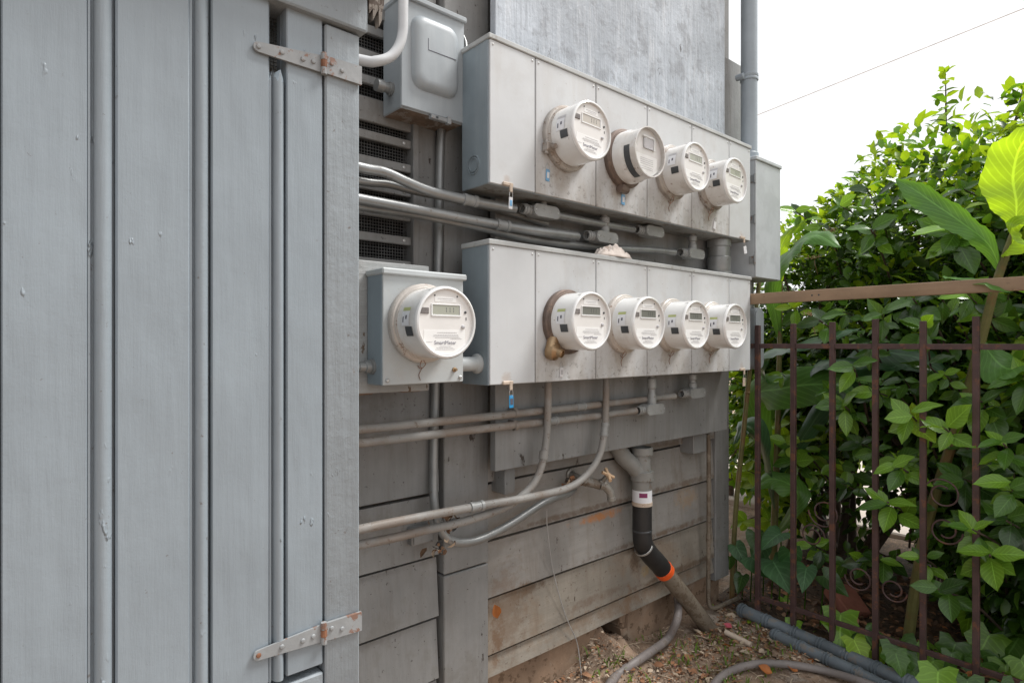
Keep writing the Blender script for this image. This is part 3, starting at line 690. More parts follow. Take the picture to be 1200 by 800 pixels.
# ================================================================== SINGLE METER SOCKET BOX
SX0, SX1, SZ0, SZ1 = .6893, .9198, -.098, .172
sb = thing('meter_box', 'pale square metal meter box with one round meter, beside the closet', 'meter box', (.8, 1.28, SZ0))
q = MB(); q.box((SX0, CY+.003, SZ0), (SX1, 1.313, SZ1-.004), .003); c = q.build('case', [cab_s], sb)
q = MB(); q.box((SX0+.001, CY-.001, SZ0+.001), (SX1-.001, CY+.0035, SZ1-.012), .0015); q.build('front_cover', boxw, sb)
q = MB(); q.box((SX0-.004, CY-.010, SZ1-.014), (SX1+.005, 1.314, SZ1+.001), .003); q.build('lid', boxw, sb)
for x in (SX0+.012, SX1-.012):
    q = MB(); q.lathe((x, CY-.001, SZ0+.012), (0, -1, 0), [(.005, 0), (.005, .003), (.003, .0045), (0, .0045)], 6); q.build('bolt', steel, sb)
q = MB(); q.lathe((SX1-.03, CY-.001, SZ0+.032), (0, -1, 0), [(.006, 0), (.006, .004), (.0035, .005), (.0035, .011), (0, .011)], 12); q.build('seal_screw', brass, sb)
for s_, x in ((-1, SX0), (1, SX1)):
    q = MB(); q.lathe((x, 1.285, -.055), (s_, 0, 0), [(.026 if s_ > 0 else .018, -.001), (.026 if s_ > 0 else .018, .006), (.018 if s_ > 0 else .012, .008), (.018 if s_ > 0 else .012, .012)], 20); q.build('hub', cond, sb)
q = MB(); q.tube([(SX1+.01, 1.285, -.055), (CX0_-.001, 1.285, -.055)], .0195, 20); q.lathe((CX0_-.001, 1.285, -.055), (-1, 0, 0), [(.027, 0), (.027, .006), (.021, .010), (.0195, .012)], 20); q.build('nipple', boxw, sb)
q = MB(); q.tube([(SX0-.006, 1.285, -.055), (.5085, 1.285, -.055)], .010, 14); q.lathe((SX0-.008, 1.285, -.055), (-1, 0, 0), [(.015, 0), (.015, .012), (.012, .014), (.012, .028), (.01, .029)], 16); q.build('nipple', cond, sb)
meter((.7957, CY-.001, .047), 'single large round smart meter with pale ring on its own square box', ring_b, plas_w, lcd, 'wire')
mbd = thing('mounting_board', 'weathered board with peeling paint behind the single meter box', 'board', (.79, 1.36, -.125))
q = MB(); q.box((.655, 1.3155, -.12), (.868, 1.338, .198), .003, jit=.002); q.build('board', mat('peeling_board', (.36, .365, .36), .15, 8, .6, grain='h', gbump=.8, chips=((.13, .09, .06), 26, .60)), mbd)
for x0, x1 in ((.66, .72), (.80, .86)):
    q = MB(); q.box((x0, 1.339, -.125), (x1, 1.45, .17), .003, jit=.002); q.build('block', wood_raw, mbd)

# ================================================================== DISCONNECT BOX (top left)
DY = 1.355; dx0, dx1 = Xa(470, DY), Xa(543, DY); dz0 = W(470, 125, DY).z; dz1 = W(544, 27, DY).z
db = thing('switch_box', 'grey metal switch box with raised cover above the vent conduits', 'switch box', ((dx0+dx1)/2, 1.4, dz0))
q = MB(); q.box((dx0, DY+.004, dz0), (dx1, 1.451, dz1), .003); c = q.build('case', [boxg, mat('rusted_underside', (.20, .14, .10), .3, 14, .8, dirt=((.3, .27, .24), .7, 26, .52))], db)
for pg in c.data.polygons:
    if pg.normal.z < -.8: pg.material_index = 1
q = MB(); q.box((dx0-.001, DY-.001, dz0+.003), (dx1+.001, DY+.0045, dz1-.002), .002); cv = q.build('cover', boxg, db)
# embossed raised field
q = MB(); ex0, ex1, ez0, ez1 = dx0+.028, dx1-.024, dz0+.058, dz1-.032
def rr(x0, x1, z0, z1, r, n_=6):
    pl = []
    for cx, cz, a0 in ((x1-r, z1-r, 0), (x0+r, z1-r, 90), (x0+r, z0+r, 180), (x1-r, z0+r, 270)):
        for k in range(n_+1): a = R(a0+90*k/n_); pl.append((cx+r*math.cos(a), cz+r*math.sin(a)))
    return pl
lev = [(0, 0), (.004, .009), (.010, .015), (.018, .018), (.026, .019)]; rings = []
for ins, h in lev: rings.append([(x, DY-.0012-h, z) for x, z in rr(ex0+ins, ex1-ins, ez0+ins, ez1-ins, .034-ins*.6)])
n_ = len(rings[0]); vs = sum(rings, []); fs = [[i*n_+k, i*n_+(k+1) % n_, (i+1)*n_+(k+1) % n_, (i+1)*n_+k] for i in range(len(lev)-1) for k in range(n_)]+[[(len(lev)-1)*n_+k for k in range(n_)]]
q.add(vs, fs); q.build('raised_field', boxg, cv)
q = MB(); zz = (ez0+ez1)/2+.005; q.box((ex0+.04, DY-.0212, zz-.0008), (ex1-.016, DY-.0198, zz+.0008), .0002); q.box((ex0+.04, DY-.0211, zz+.001), (ex0+.0412, DY-.0198, zz+.03), .0002); q.build('label_edge', ink, cv)
q = MB(); q.box((dx0-.004, DY-.010, dz1-.004), (dx1+.005, 1.45, dz1+.011), .003); q.build('lid', boxg, db)
hx = (dx0+dx1)/2+.015
q = MB(); q.box((hx-.028, DY-.008, dz0-.010), (hx+.028, DY+.006, dz0+.001), .0015); q.box((hx+.022, DY-.012, dz0-.014), (hx+.034, DY+.003, dz0+.006), .001); q.build('hasp', hinge_p, db)
q = MB(); q.box((hx-.014, DY-.009, dz0-.007), (hx-.006, DY-.0075, dz0-.001), .001); q.build('hasp_slot', dark_p, db)
q = MB(); q.lathe((dx0, 1.405, dz0+.06), (-1, 0, 0), [(.017, 0), (.017, .008), (.013, .010), (.013, .024), (.016, .026), (.016, .045), (.0, .046)], 16); q.build('hub', cond, db)
q = MB(); a = W(546, 46, 1.36); q.tube([(dx1-.002, 1.40, dz1-.02), (dx1+.02, 1.398, dz1-.006), (dx1+.032, 1.39, dz1-.03), (dx1+.026, 1.38, dz1-.07), (dx1+.018, 1.375, dz1-.10)], .0042, 8, smooth=5); q.build('cable_loop', cond, db)

# ================================================================== RISER AND END BOX
eb = thing('riser_box', 'tall narrow blue grey metal box under the riser pipe at the house corner', 'box', (2.55, 1.33, .275))
q = MB(); q.box((2.4395, CY+.004, .275), (2.66, 1.398, .775), .003); q.build('case', rbox_m, eb)
q = MB(); q.box((2.4385, CY-.002, .277), (2.661, CY+.0045, .768), .002); q.build('door_panel', rbox_m, eb)
q = MB(); q.box((2.434, CY-.008, .768), (2.665, 1.399, .785), .003); q.build('lid', rbox_m, eb)
for z in (.69, .52, .35):
    q = MB(); q.tube([(2.4365, CY+.002, z-.02), (2.4365, CY+.002, z+.02)], .0045, 8); q.box((2.4365, CY+.004, z-.016), (2.4392, CY+.028, z+.016), .0005); q.build('hinge', hinge_p, eb)
rs = thing('riser_pipe', 'blue grey vertical riser pipe rising into the sky from narrow box', 'pipe', (2.558, 1.33, .784))
q = MB(); q.tube([(2.558, 1.33, .787), (2.558, 1.33, 3.4)], .035, 24); q.build('pipe', riser_m, rs)
q = MB(); q.lathe((2.558, 1.33, .786), (0, 0, 1), [(.046, 0), (.046, .012), (.04, .016), (.04, .05), (.036, .054)], 24); q.build('collar', riser_m, rs)
zc = W(877, 92, 1.33).z
q = MB(); q.lathe((2.558, 1.33, zc), (0, 0, 1), [(.0355, -.014), (.039, -.012), (.0395, -.004), (.0375, 0), (.0395, .004), (.039, .014), (.0355, .016)], 24); q.build('coupling', riser_m, rs)
q = MB(); q.lathe((2.514, 1.335, zc), (0, -1, 0), [(.014, -.03), (.014, .004), (.006, .006), (0, .006)], 14); q.build('strap', riser_m, rs)
eb2 = thing('conduit_elbow', 'long grey conduit elbow body below the narrow box beside the fence rail', 'conduit', (2.55, 1.32, -.115))
q = MB(); q.tube([(2.555, 1.34, .12), (2.555, 1.34, .2745)], .03, 18); q.build('pipe', cond, eb2)
q = MB()
pl = rr(2.516, 2.594, -.115, .155, .038, 8); q.prism(pl, 1.285, 1.372); q.build('body', boxg, eb2)
q = MB(); pl = rr(2.519, 2.591, -.112, .152, .036, 8); q.prism(pl, 1.279, 1.2845); q.build('cover', boxg, eb2)
q = MB(); q.tube([(2.555, 1.35, .06), (2.555, 1.44, .06)], .028, 16); q.build('hub', cond, eb2)
# big pvc nipple between cabinets
bn = thing('pipe_nipple', 'thick grey pipe joining the two cabinets near the riser box', 'pipe', (2.26, 1.305, LZ1))
q = MB(); q.tube([(2.262, 1.305, LZ1+.001), (2.262, 1.305, UZ0-.0005)], .042, 24); q.build('pipe', cond, bn)
q = MB(); q.lathe((2.262, 1.305, LZ1+.001), (0, 0, 1), [(.05, 0), (.05, .014), (.043, .016), (.046, .03), (.046, .075), (.043, .078)], 24); q.build('coupling', cond, bn)
q = MB(); q.lathe((2.262, 1.305, UZ0-.03), (0, 0, 1), [(.043, 0), (.047, .003), (.047, .028)], 24); q.build('coupling', cond, bn)

# ================================================================== CONDUITS
def body_fit(t, c, L=.108, H=.038, Dp=.036, mt=fit_m, left=True, right=False, up=True, dx=.018, uptop=None):
    q = MB(); q.prism(rr(c.x-L/2, c.x+L/2, c.z-H/2, c.z+H/2, H*.48, 5), c.y-Dp/2, c.y+Dp/2); b = q.build('conduit_body', mt, t)
    q = MB(); q.prism(rr(c.x-L/2+.001, c.x+L/2-.001, c.z-H/2+.001, c.z+H/2-.001, H*.46, 5), c.y-Dp/2-.0035, c.y-Dp/2-.0004); q.build('cover_plate', mt, b)
    for s_ in (-1, 1):
        q = MB(); q.lathe((c.x+s_*(L/2-.009), c.y-Dp/2-.0036, c.z), (0, -1, 0), [(.0026, 0), (.0026, .001), (0, .0016)], 8); q.build('screw', steel, b)
    hub = lambda s_: [(.0155, -.006), (.0155, .005), (.0135, .006), (.0135, .010), (.0165, .011), (.0165, .018), (.014, .019), (.0155, .020), (.0155, .027), (.0125, .028)]
    if left: q = MB(); q.lathe((c.x-L/2, c.y, c.z), (-1, 0, 0), hub(1), 14); q.build('hub', mt, b)
    if right: q = MB(); q.lathe((c.x+L/2, c.y, c.z), (1, 0, 0), [(.0145, -.004), (.0145, .01), (.0115, .011)], 14); q.build('hub', mt, b)
    if up:
        q = MB(); zt = uptop; h_ = zt-(c.z+H/2)
        q.tube([(c.x+dx, c.y, c.z+H/2-.002), (c.x+dx, c.y, zt)], .0105, 12)
        if h_ > .03: q.lathe((c.x+dx, c.y, c.z+H/2), (0, 0, 1), [(.0165, 0), (.0165, h_*.3), (.013, h_*.35), (.013, h_*.5), (.017, h_*.55), (.017, h_*.85), (.012, h_*.9)], 14)
        q.build('riser_nipple', mt, b)
def conduit(label, pts, r, mt=cond, sm=5, grp=None, name='conduit', rings=()):
    pts = [Vector(p) for p in pts]; lo = min(p.z for p in pts)
    t = thing(name, label, 'conduit' if name == 'conduit' else name, pts[0], grp)
    q = MB(); q.tube(pts, r, 14, smooth=sm); q.build('pipe', mt, t)
    cp = catmull(pts, 20)
    for f in rings:
        i = min(len(cp)-2, int(f*len(cp))); d = (cp[i+1]-cp[i]).normalized()
        q = MB(); q.lathe(cp[i], d, [(r*.98, -.022), (r+.003, -.021), (r+.003, -.012), (r+.0012, -.011), (r+.0012, .011), (r+.003, .012), (r+.003, .021), (r*.98, .022)], 16); q.build('coupling', fit_m, t)
    return t
yA = 1.302; xc = .5095
def onX(px, py, y): return W(px, py, y)
g1 = 'conduits between the cabinets'
def startclos(py, y):                      # leaves the closet's side wall
    w = W(421, py, y); return V3(.505, y, w.z)
t = conduit('thick grey conduit running in an S bend across the vent under the upper cabinet', [startclos(192, 1.39), W(420, 196, 1.385), W(450, 202, 1.375), W(480, 215, 1.36), W(510, 226, 1.34), W(560, 237, 1.318), W(603, 245, yA)], .0135, grp=g1, rings=(.8,))
c = W(635, 249, yA); body_fit(t, c, uptop=UZ0, dx=.004, right=True)
q = MB(); q.tube([c+V3(.04, 0, 0), W(700, 262, yA), W(742, 269, yA)], .0115, 12); q.build('pipe', cond, t)
c3 = W(762, 272, 1.303); body_fit(t, c3, uptop=UZ0, dx=.0)
t = conduit('grey conduit below the S bent one ending at a fitting near the rag', [startclos(231, 1.385), W(420, 233, 1.38), W(490, 246, 1.36), W(570, 261, 1.325), W(623, 270, 1.305), W(655, 274, 1.30), W(676, 277, yA)], .0135, grp=g1, rings=(.55,))
c = W(706, 279, yA); body_fit(t, c, uptop=UZ0, dx=.008)
t = conduit('grey conduit tucked behind, ending at the fitting near the thick nipple', [startclos(241, 1.415), W(430, 243, 1.41), W(490, 252, 1.40), W(560, 266, 1.348), W(640, 283, 1.338), W(720, 291, 1.33), W(760, 293, 1.32), W(790, 296, 1.305)], .012, grp=g1)
c = W(811, 298, yA); body_fit(t, c, uptop=UZ0, dx=.0)
t = conduit('thin grey conduit behind the S bent conduit at the vent', [startclos(211, 1.412), W(420, 212, 1.412), W(455, 216, 1.41), W(485, 224, 1.395), W(520, 231, 1.372), W(560, 240, 1.346), W(600, 250, 1.343), W(640, 262, 1.343)], .0105, grp=g1)
# white conduit top left
t = conduit('white conduit elbow bending up past the switch box', [V3(.505, 1.40, W(418, 71, 1.36).z+.006), W(420, 70, 1.335), W(440, 72, 1.32), W(459, 65, 1.315), W(470, 45, 1.312), W(472, 10, 1.31), W(472, -90, 1.31), W(472, -250, 1.31)], .0125, cond_w, 6)
# vertical conduit behind
t = conduit('vertical grey conduit below switch box hasp, behind the horizontal conduits', [V3(W(515, 200, 1.436).x, 1.430, dz0+.001), W(515, 200, 1.436), W(513, 300, 1.436), W(511, 400, 1.436), W(509.5, 455, 1.435), W(508.5, 500, 1.432), W(507.5, 550, 1.424), W(508, 585, 1.415), W(511.5, 606, 1.405), W(519, 625, 1.397), W(534, 635, 1.393), W(561, 632, 1.393), W(597, 614, 1.395), W(638, 588, 1.405), W(665, 578, 1.425), W(672, 572, 1.452)], .0125, cond, 5)
g2 = 'conduits under the lower cabinet'
yB = 1.335
def startlow(py, y):
    w = W(421, py, y); return V3(.505, y, w.z)
t = conduit('upper of two straight grime covered conduits below the cabinets', [startlow(503, yB), W(421, 503, yB), W(580, 487, yB), W(700, 474, yB), W(790, 464, yB-.03)], .0115, cond_d, 2, g2, rings=(.7,))
c = W(812, 460, 1.302); body_fit(t, c, uptop=LZ0, dx=-.006)
t = conduit('lower of two straight grime covered conduits below the cabinets', [startlow(519, yB), W(421, 519, yB), W(575, 501, yB), W(700, 487, yB), W(745, 481, yB-.03)], .0115, cond_d, 2, g2, rings=(.62,))
c = W(763, 479, 1.302); body_fit(t, c, uptop=LZ0, dx=0)
for px in (590, 600): pass
q = MB()
for py in (484, 499):
    w = W(603, py, 1.335); q.lathe(w, (1, 0, 0), [(.0118, -.006), (.0136, -.005), (.0136, .005), (.0118, .006)], 14); q.box((w.x-.006, w.y-.004, w.z+.012), (w.x+.006, 1.362, w.z+.016), .001)
tag(q.build('pipe_strap', cond_d), 'small two hole strap holding both straight conduits to the backboard', 'strap')
yC = 1.313
t = conduit('bent conduit dropping from lower cabinet beneath the brass lock, sweeping towards the closet', [V3(W(642, 449, yC).x, yC, LZ0+.001), W(641.5, 480, yC), W(640, 510, yC), W(635.6, 540, yC-.005), W(627, 563, yC-.006), W(612, 580, yC-.004), W(589, 595, yC), W(542, 611, yC+.01), W(501, 620, yC+.02), W(460, 630, yC+.02), W(421, 638, yC+.03), startlow(638, yC+.03)], .0115, cond_d, 5, g2)
for o in (): pass
t2 = conduit('bent conduit dropping from lower cabinet near its middle, sweeping towards the closet', [V3(W(710, 443, yC).x, yC, LZ0+.001), W(709.5, 480, yC), W(708, 503, yC), W(703, 530, yC), W(690, 553, yC), W(666, 571, yC), W(617, 583, yC-.022), W(570, 591, yC-.012), W(500, 604, yC), W(421, 620, yC+.01), startlow(621, yC+.01)], .0115, cond_d, 5, g2, rings=(.2, .72))
q = MB(); a = W(635.8, 538, yC-.005); b_ = W(637.2, 528, yC-.004); q.tube([a, b_], .0142, 14); q.build('coupling', cond_d, t)
jb = thing('junction_block', 'small dirty grey block on siding behind the conduit bend', 'junction box', W(493, 640, 1.44))
q = MB(); a = W(482, 640, 1.42); b_ = W(508, 614, 1.42); q.box((a.x, 1.418, a.z), (b_.x, 1.449, b_.z), .003, jit=.001); q.build('block', wood_p, jb)
q = MB(); q.box((a.x+.004, 1.4145, a.z+.004), (b_.x-.004, 1.4175, b_.z-.004), .001); q.build('cover', wood_p, jb)
# thin wire hanging
q = MB(); q.tube([W(640, 596, 1.42), W(641, 620, 1.425), W(648, 670, 1.434), W(662, 720, 1.436), W(675, 750, 1.43), W(679, 775, 1.42), W(682, 806, 1.40)], .0019, 5, smooth=6)
tag(q.build('hanging_wire', mat('grey_wire', (.33, .32, .31))), 'thin stray wire hanging down the siding from the conduit bend', 'wire')

# ================================================================== DRAIN PIPE
dr = thing('drain_pipe', 'grey drain pipe with black rubber coupling and orange band slanting to the soil', 'drain pipe', (2.0, 1.36, -1.22))
yd = 1.385; r0 = .033
P = [W(753, 548, yd), W(751, 590, yd), W(749, 628, yd)]
vx = W(752, 560, yd).x
q = MB(); q.tube([(vx, yd+.005, W(752, 533, yd).z+.02), (vx, yd, W(751, 560, yd).z)], r0, 20); q.tube([W(712, 508, 1.42)+V3(0, .0, .03), W(728, 532, 1.415), W(741, 545, 1.40), (vx, yd, W(752, 558, yd).z)], r0*.95, 18, smooth=5)
q.build('wye', pvc, dr)
zt = lambda py: W(751, py, yd).z
q = MB(); q.lathe((vx, yd, zt(552)), (0, 0, -1), [(.034, -.002), (.043, 0), (.043, zt(552)-zt(562)), (.038, zt(552)-zt(563)), (.036, zt(552)-zt(574))], 24); q.build('coupling', pvc, dr)
q = MB(); q.lathe((vx, yd, zt(533)), (0, 0, 1), [(.034, 0), (.0395, .002), (.0395, .028), (.034, .03)], 24); q.build('coupling', pvc, dr)
q = MB(); q.lathe((vx, yd, zt(573)), (0, 0, -1), [(.034, 0), (.0365, .001), (.0365, zt(573)-zt(591)), (.034, zt(573)-zt(592))], 24); lb = q.build('label_band', stick, dr)
q = MB(); q.lathe((vx, yd, zt(575.5)), (0, 0, -1), [(.0366, 0), (.0368, .0005), (.0368, zt(575.5)-zt(580.5)), (.0366, zt(575)-zt(580.2))], 10, a0=R(112), a1=R(160)); q.build('print', maroon, lb)
q = MB(); q.lathe((vx, yd, zt(587)), (0, 0, -1), [(.0366, 0), (.038, .001), (.038, .014), (.0366, .015)], 24); q.build('hose_clamp', clip_m, dr)
E = V3(vx, yd, zt(632)); G = W(838, 737, 1.345); S = W(774, 662, 1.375); G.z -= .03
q = MB(); q.tube([(vx, yd, zt(590.5)), (vx, yd, zt(610)), (vx, yd, zt(625)), E+V3(.006, -.001, -.016), W(760, 648, 1.381), W(770, 659, 1.376), W(776.5, 667, 1.374)], .0362, 20, smooth=4); q.build('rubber_coupling', rubber, dr)
q = MB(); q.lathe((vx, yd, zt(620)), (0, 0, -1), [(.0363, 0), (.0372, .001), (.0372, .006), (.0363, .007)], 24); q.build('hose_clamp', dark_p, dr)
d_ = (G-S).normalized()
q = MB(); q.lathe(W(753, 640, 1.383), d_, [(.0363, 0), (.0375, .001), (.0375, .008), (.0363, .009)], 24); q.build('hose_clamp', steel, dr)
ob = W(776, 666, 1.374)
q = MB(); q.lathe(ob, d_, [(.0325, -.003), (.0378, 0), (.0378, .024), (.0325, .026)], 24); q.build('orange_band', orange, dr)
q = MB(); q.tube([ob, G], .0325, 20); q.build('pipe', pvc_b, dr)
# ================================================================== FAUCET
fc = thing('faucet', 'old garden faucet with tan cross handle sticking out of the siding', 'faucet', W(690, 575, 1.40))
a = W(668, 556, 1.449); b_ = W(686, 563, 1.39); c = W(703, 568, 1.352)
q = MB(); q.lathe(a, (0, -1, 0), [(.021, -.01), (.021, .003), (.015, .006), (.013, .004)], 14); q.build('flange', faucet_m, fc)
q = MB(); q.tube([a, b_], .0125, 12); q.tube([b_, c], [.017, .016], 14); q.lathe(b_, (c-b_), [(.0, -.006), (.02, -.005), (.02, .006), (.017, .008)], 8); q.build('body', faucet_m, fc)
q = MB(); sp = W(714, 578, 1.335); q.tube([c-V3(.004, 0, 0), c+V3(.012, -.008, -.004), sp+V3(0, 0, .006), sp+V3(.003, -.003, -.016)], [.016, .0125], 14, smooth=4); q.lathe(sp+V3(.003, -.003, -.012), (0.1, -.1, -1), [(.012, 0), (.0145, .001), (.0145, .012), (.010, .0125), (.009, .002), (0, .002)], 14); q.build('spout', faucet_m, fc)
hd = W(712, 556, 1.325); q = MB(); q.tube([c+V3(-.002, 0, .004), hd], .008, 10); q.lathe(c+V3(0, -.002, .006), hd-c, [(.0125, 0), (.0125, .01), (.009, .013)], 6); q.build('stem', faucet_m, fc)
q = MB(); ax = (hd-c).normalized(); u = ax.cross(V3(0, 0, 1)).normalized(); w_ = ax.cross(u)
u2_, w2_ = (u+w_).normalized(), (u-w_).normalized()
q.tube([hd-u2_*.032, hd-u2_*.012, hd, hd+u2_*.012, hd+u2_*.032], [.0062]*5, 8); q.tube([hd-w2_*.024, hd+w2_*.024], .0055, 8); q.lathe(hd-ax*.004, ax, [(.010, 0), (.011, .004), (.008, .010), (0, .011)], 12); q.build('handle', handle_m, fc)

# thin rusty pipe at corner
t = conduit('thin rusty pipe down the corner board turning along the soil', [W(829, 528, 1.40)+V3(0, 0, .07), W(830, 530, 1.40), W(830, 620, 1.40), W(829.6, 690, 1.40), W(830, 706, 1.398), W(835, 712, 1.392), WZ(850, 707, -1.16), WZ(866, 700, -1.16)], .009, pvc_b, 5)
q = MB(); a = W(830, 630, 1.40); q.lathe(a, (0, 0, 1), [(.009, -.02), (.0115, -.018), (.0115, .018), (.009, .02)], 12); q.build('coupling', pvc_b, t)
# ================================================================== RAG
q = MB(); rc = W(718, 297, 1.264); n_ = 26; vs = []
for j in range(n_):
    for i in range(n_):
        u, v = i/(n_-1)*2-1, j/(n_-1)*2-1
        rad = max(abs(u), abs(v)); ang = math.atan2(v, u); rr_ = rad*(1+.3*mnoise.noise((math.cos(ang)*1.7, math.sin(ang)*1.7, 5)))
        x = .098*rr_*math.cos(ang); y = .034*rr_*math.sin(ang)
        h = .025*(1-rad**4)*(.8+.7*mnoise.noise((u*2.3, v*1.2, 2)))+.030*abs(mnoise.noise((u*4.5+v*2, v*3, 9)))*(1-rad**4)
        vs.append((rc.x+x, rc.y+y, LZ1+.004+max(0, h)))
q.add(vs, [[j*n_+i, j*n_+i+1, (j+1)*n_+i+1, (j+1)*n_+i] for j in range(n_-1) for i in range(n_-1)])
o = q.build('rag', rag_m); sm = o.modifiers.new('thick', 'SOLIDIFY'); sm.thickness = .0025; sm.offset = -1
tag(o, 'crumpled pinkish rag lying on the lid of the lower cabinet', 'rag')

# ================================================================== GROUND PIPES, HOSES, DEBRIS
def onG(px, py, h):
    z = GZ
    for _ in range(6): p_ = WZ(px, py, z+h); z = gh(p_.x, p_.y)
    return WZ(px, py, z+h)
q = MB(); q.tube([W(792, 690, 1.42), W(794, 704, 1.40), W(793, 725, 1.34), onG(782, 748, .032), onG(764, 762, .03), onG(744, 776, .032), onG(724, 790, .03), onG(712, 806, .03), onG(706, 830, .03)], .0155, 12, smooth=6)
tag(q.build('hose', hose_m), 'grey hose curving down from the siding behind the drain pipe', 'hose', 'hoses on the soil')
q = MB(); q.tube([onG(826, 830, .018), onG(838, 800, .02), onG(858, 785, .022), onG(888, 777, .024), onG(925, 778, .024), onG(965, 785, .022), onG(1010, 798, .02), onG(1075, 822, .02)], .0135, 12, smooth=6)
tag(q.build('hose', hose_m), 'brownish hose arching over the littered soil in front of the ribbed pipes', 'hose', 'hoses on the soil')
def corrug(pts, r, label):
    pts = catmull([Vector(p) for p in pts], 90); L = 0; rs = []; out = []
    acc = [0]
    for i in range(1, len(pts)): acc.append(acc[-1]+(pts[i]-pts[i-1]).length)
    for i, p_ in enumerate(pts):
        ph = acc[i] % .11; k = 1.0 if ph > .03 else (1.13 if .008 < ph < .014 or .021 < ph < .027 else .9)
        rs.append(r*k*(1+.02*mnoise.noise(p_*20)))
    q = MB(); q.tube(pts, rs, 14); tag(q.build('ribbed_pipe', corr), label, 'pipe', 'ribbed pipes along the fence foot')
corrug([onG(866, 713, .04), onG(900, 728, .035), onG(950, 750, .03), onG(1010, 776, .03), onG(1075, 804, .03), onG(1140, 832, .03)], .026, 'blue grey ribbed plastic pipe lying next to the fence bottom rail')
corrug([onG(905, 742, .02), onG(950, 763, .02), onG(1000, 786, .02), onG(1050, 812, .02), onG(1090, 836, .02)], .023, 'blue grey ribbed plastic pipe on the soil side, half sunk')
st = onG(850, 740, .016); en = onG(880, 755, .016)
q = MB(); q.tube([st, en], .0115, 14); d_ = (en-st).normalized(); q.lathe(en, d_, [(.0115, -.001), (.0115, .001), (.0085, .001), (.0085, -.012), (0, -.012)], 14)
tag(q.build('pipe_offcut', mat('pvc_offcut', (.55, .45, .36), .1, 14, .5)), 'short cream plastic pipe offcut lying on the soil', 'pipe')
bk = WZ(992, 703, GZ+.06); bk.z = GZ+.03
q = MB(); mxb = Matrix.Translation(bk+V3(0, 0, .022)) @ Matrix.Rotation(R(-35), 4, 'Z') @ Matrix.Rotation(R(30), 4, 'X') @ Matrix.Rotation(R(10), 4, 'Y')
q.box((-.06, -.075, -.032), (.06, .075, .032), .004, mtx=mxb, jit=.002); tag(q.build('brick', brick_m), 'red clay brick tipped against the iron fence in the dead leaves', 'brick')

# ================================================================== LEAF MESHES
OUT = {'oval': [(0, .04), (.10, .42), (.24, .82), (.42, 1), (.6, .9), (.76, .6), (.9, .25), (1, 0)],
       'ivy': [(0, .02), (-.16, .5), (-.10, 1.0), (.16, .86), (.34, 1.05), (.50, .62), (.78, .3), (1, 0)],
       'heart': [(0, .02), (-.17, .42), (-.15, .82), (.08, 1.02), (.35, .92), (.6, .64), (.83, .28), (1, 0)]}
def leaf_mesh(name, mt, L, w_, kind='oval', curl=.2, fold=.18, n_=6):
    """leaf along +x from its stem, face up +z"""
    q = MB(); vs = []; fs = []; ol = OUT[kind]; n_ = len(ol)-1
    for i, (tx, tw) in enumerate(ol):
        ww = w_*tw; tm = max(0, tx); xm = L*(i/n_*.35+tm*.65 if i < n_ else 1); x = L*tx
        z = -curl*L*tm*tm; zm = -curl*L*(xm/L)**2; wob = .07*w_*math.sin(i*2.1+L*90)
        vs += [(x, -ww, z+ww*fold+wob), ((x+xm)/2, -ww*.5, (z+zm)/2+ww*fold*.35), (xm, 0, zm-.02*w_), ((x+xm)/2, ww*.5, (z+zm)/2+ww*fold*.35), (x, ww, z+ww*fold-wob)]
    for i in range(n_):
        for k in range(4): fs.append([i*5+k, i*5+k+1, (i+1)*5+k+1, (i+1)*5+k])
    q.add(vs, fs)
    me = q.mesh(name, mt, recalc=False, doubles=False); set_uv(me, 5); return me
def set_uv(me, K):
    uvl = me.uv_layers.new(name='UVMap'); N = len(me.vertices)//K
    for lp in me.loops:
        i = lp.vertex_index; uvl.data[lp.index].uv = ((i % K)/(K-1), (i//K)/max(1, N-1))
def orient(p, d, up, s=1.0):
    d = Vector(d).normalized(); y = Vector(up).cross(d)
    if y.length < 1e-4: y = d.orthogonal()
    y.normalize(); z = d.cross(y)
    return Matrix.Translation(p) @ Matrix((d, y, z)).transposed().to_4x4() @ Matrix.Scale(s, 4)
def rv(k=1.0): return V3(rnd.gauss(0, k), rnd.gauss(0, k), rnd.gauss(0, k))
LV = {}
for nm, mt in (('d', leaf_dk), ('m', leaf_md), ('y', leaf_yg), ('b', leaf_br), ('z', leaf_bz)):
    LV[nm] = [leaf_mesh('leaf', mt, .07, .0185+.002*k, 'oval', .15+.12*k, .25-.05*k, 5) for k in range(3)]
def put_leaf(me, M, parent):
    o = bpy.data.objects.new('leaf', me); col.objects.link(o); o.parent = parent
    o.matrix_basis = Matrix.Translation(-parent.location) @ M if parent.type == 'EMPTY' else M
    return o
class Foliage:                           # many leaves in one mesh
    def __init__(s): s.V = []; s.F = []; s.M = []; s.mats = [leaf_dk, leaf_md, leaf_yg, leaf_br, leaf_bz]; s.idx = {'d': 0, 'm': 1, 'y': 2, 'b': 3, 'z': 4}
    tmpl = [(0, 0, 0), (.3, -.26, .07), (.32, 0, .0), (.3, .26, .07), (.68, -.22, .03), (.7, 0, -.05), (.68, .22, .03), (1, 0, -.16)]
    tf = [(0, 1, 2), (0, 2, 3), (1, 4, 5, 2), (2, 5, 6, 3), (4, 7, 5), (5, 7, 6)]
    def leaf(s, M, L, k):
        b = len(s.V); s.V += [tuple(M @ V3(x*L, y*L, z*L)) for x, y, z in s.tmpl]
        for f in s.tf: s.F.append([i+b for i in f]); s.M.append(s.idx[k])
    def build(s, name, parent):
        me = bpy.data.meshes.new(name); me.from_pydata(s.V, [], s.F)
        for m_ in s.mats: me.materials.append(m_)
        me.polygons.foreach_set('material_index', s.M); me.polygons.foreach_set('use_smooth', [True]*len(s.F)); me.update()
        return put(name, me, parent)

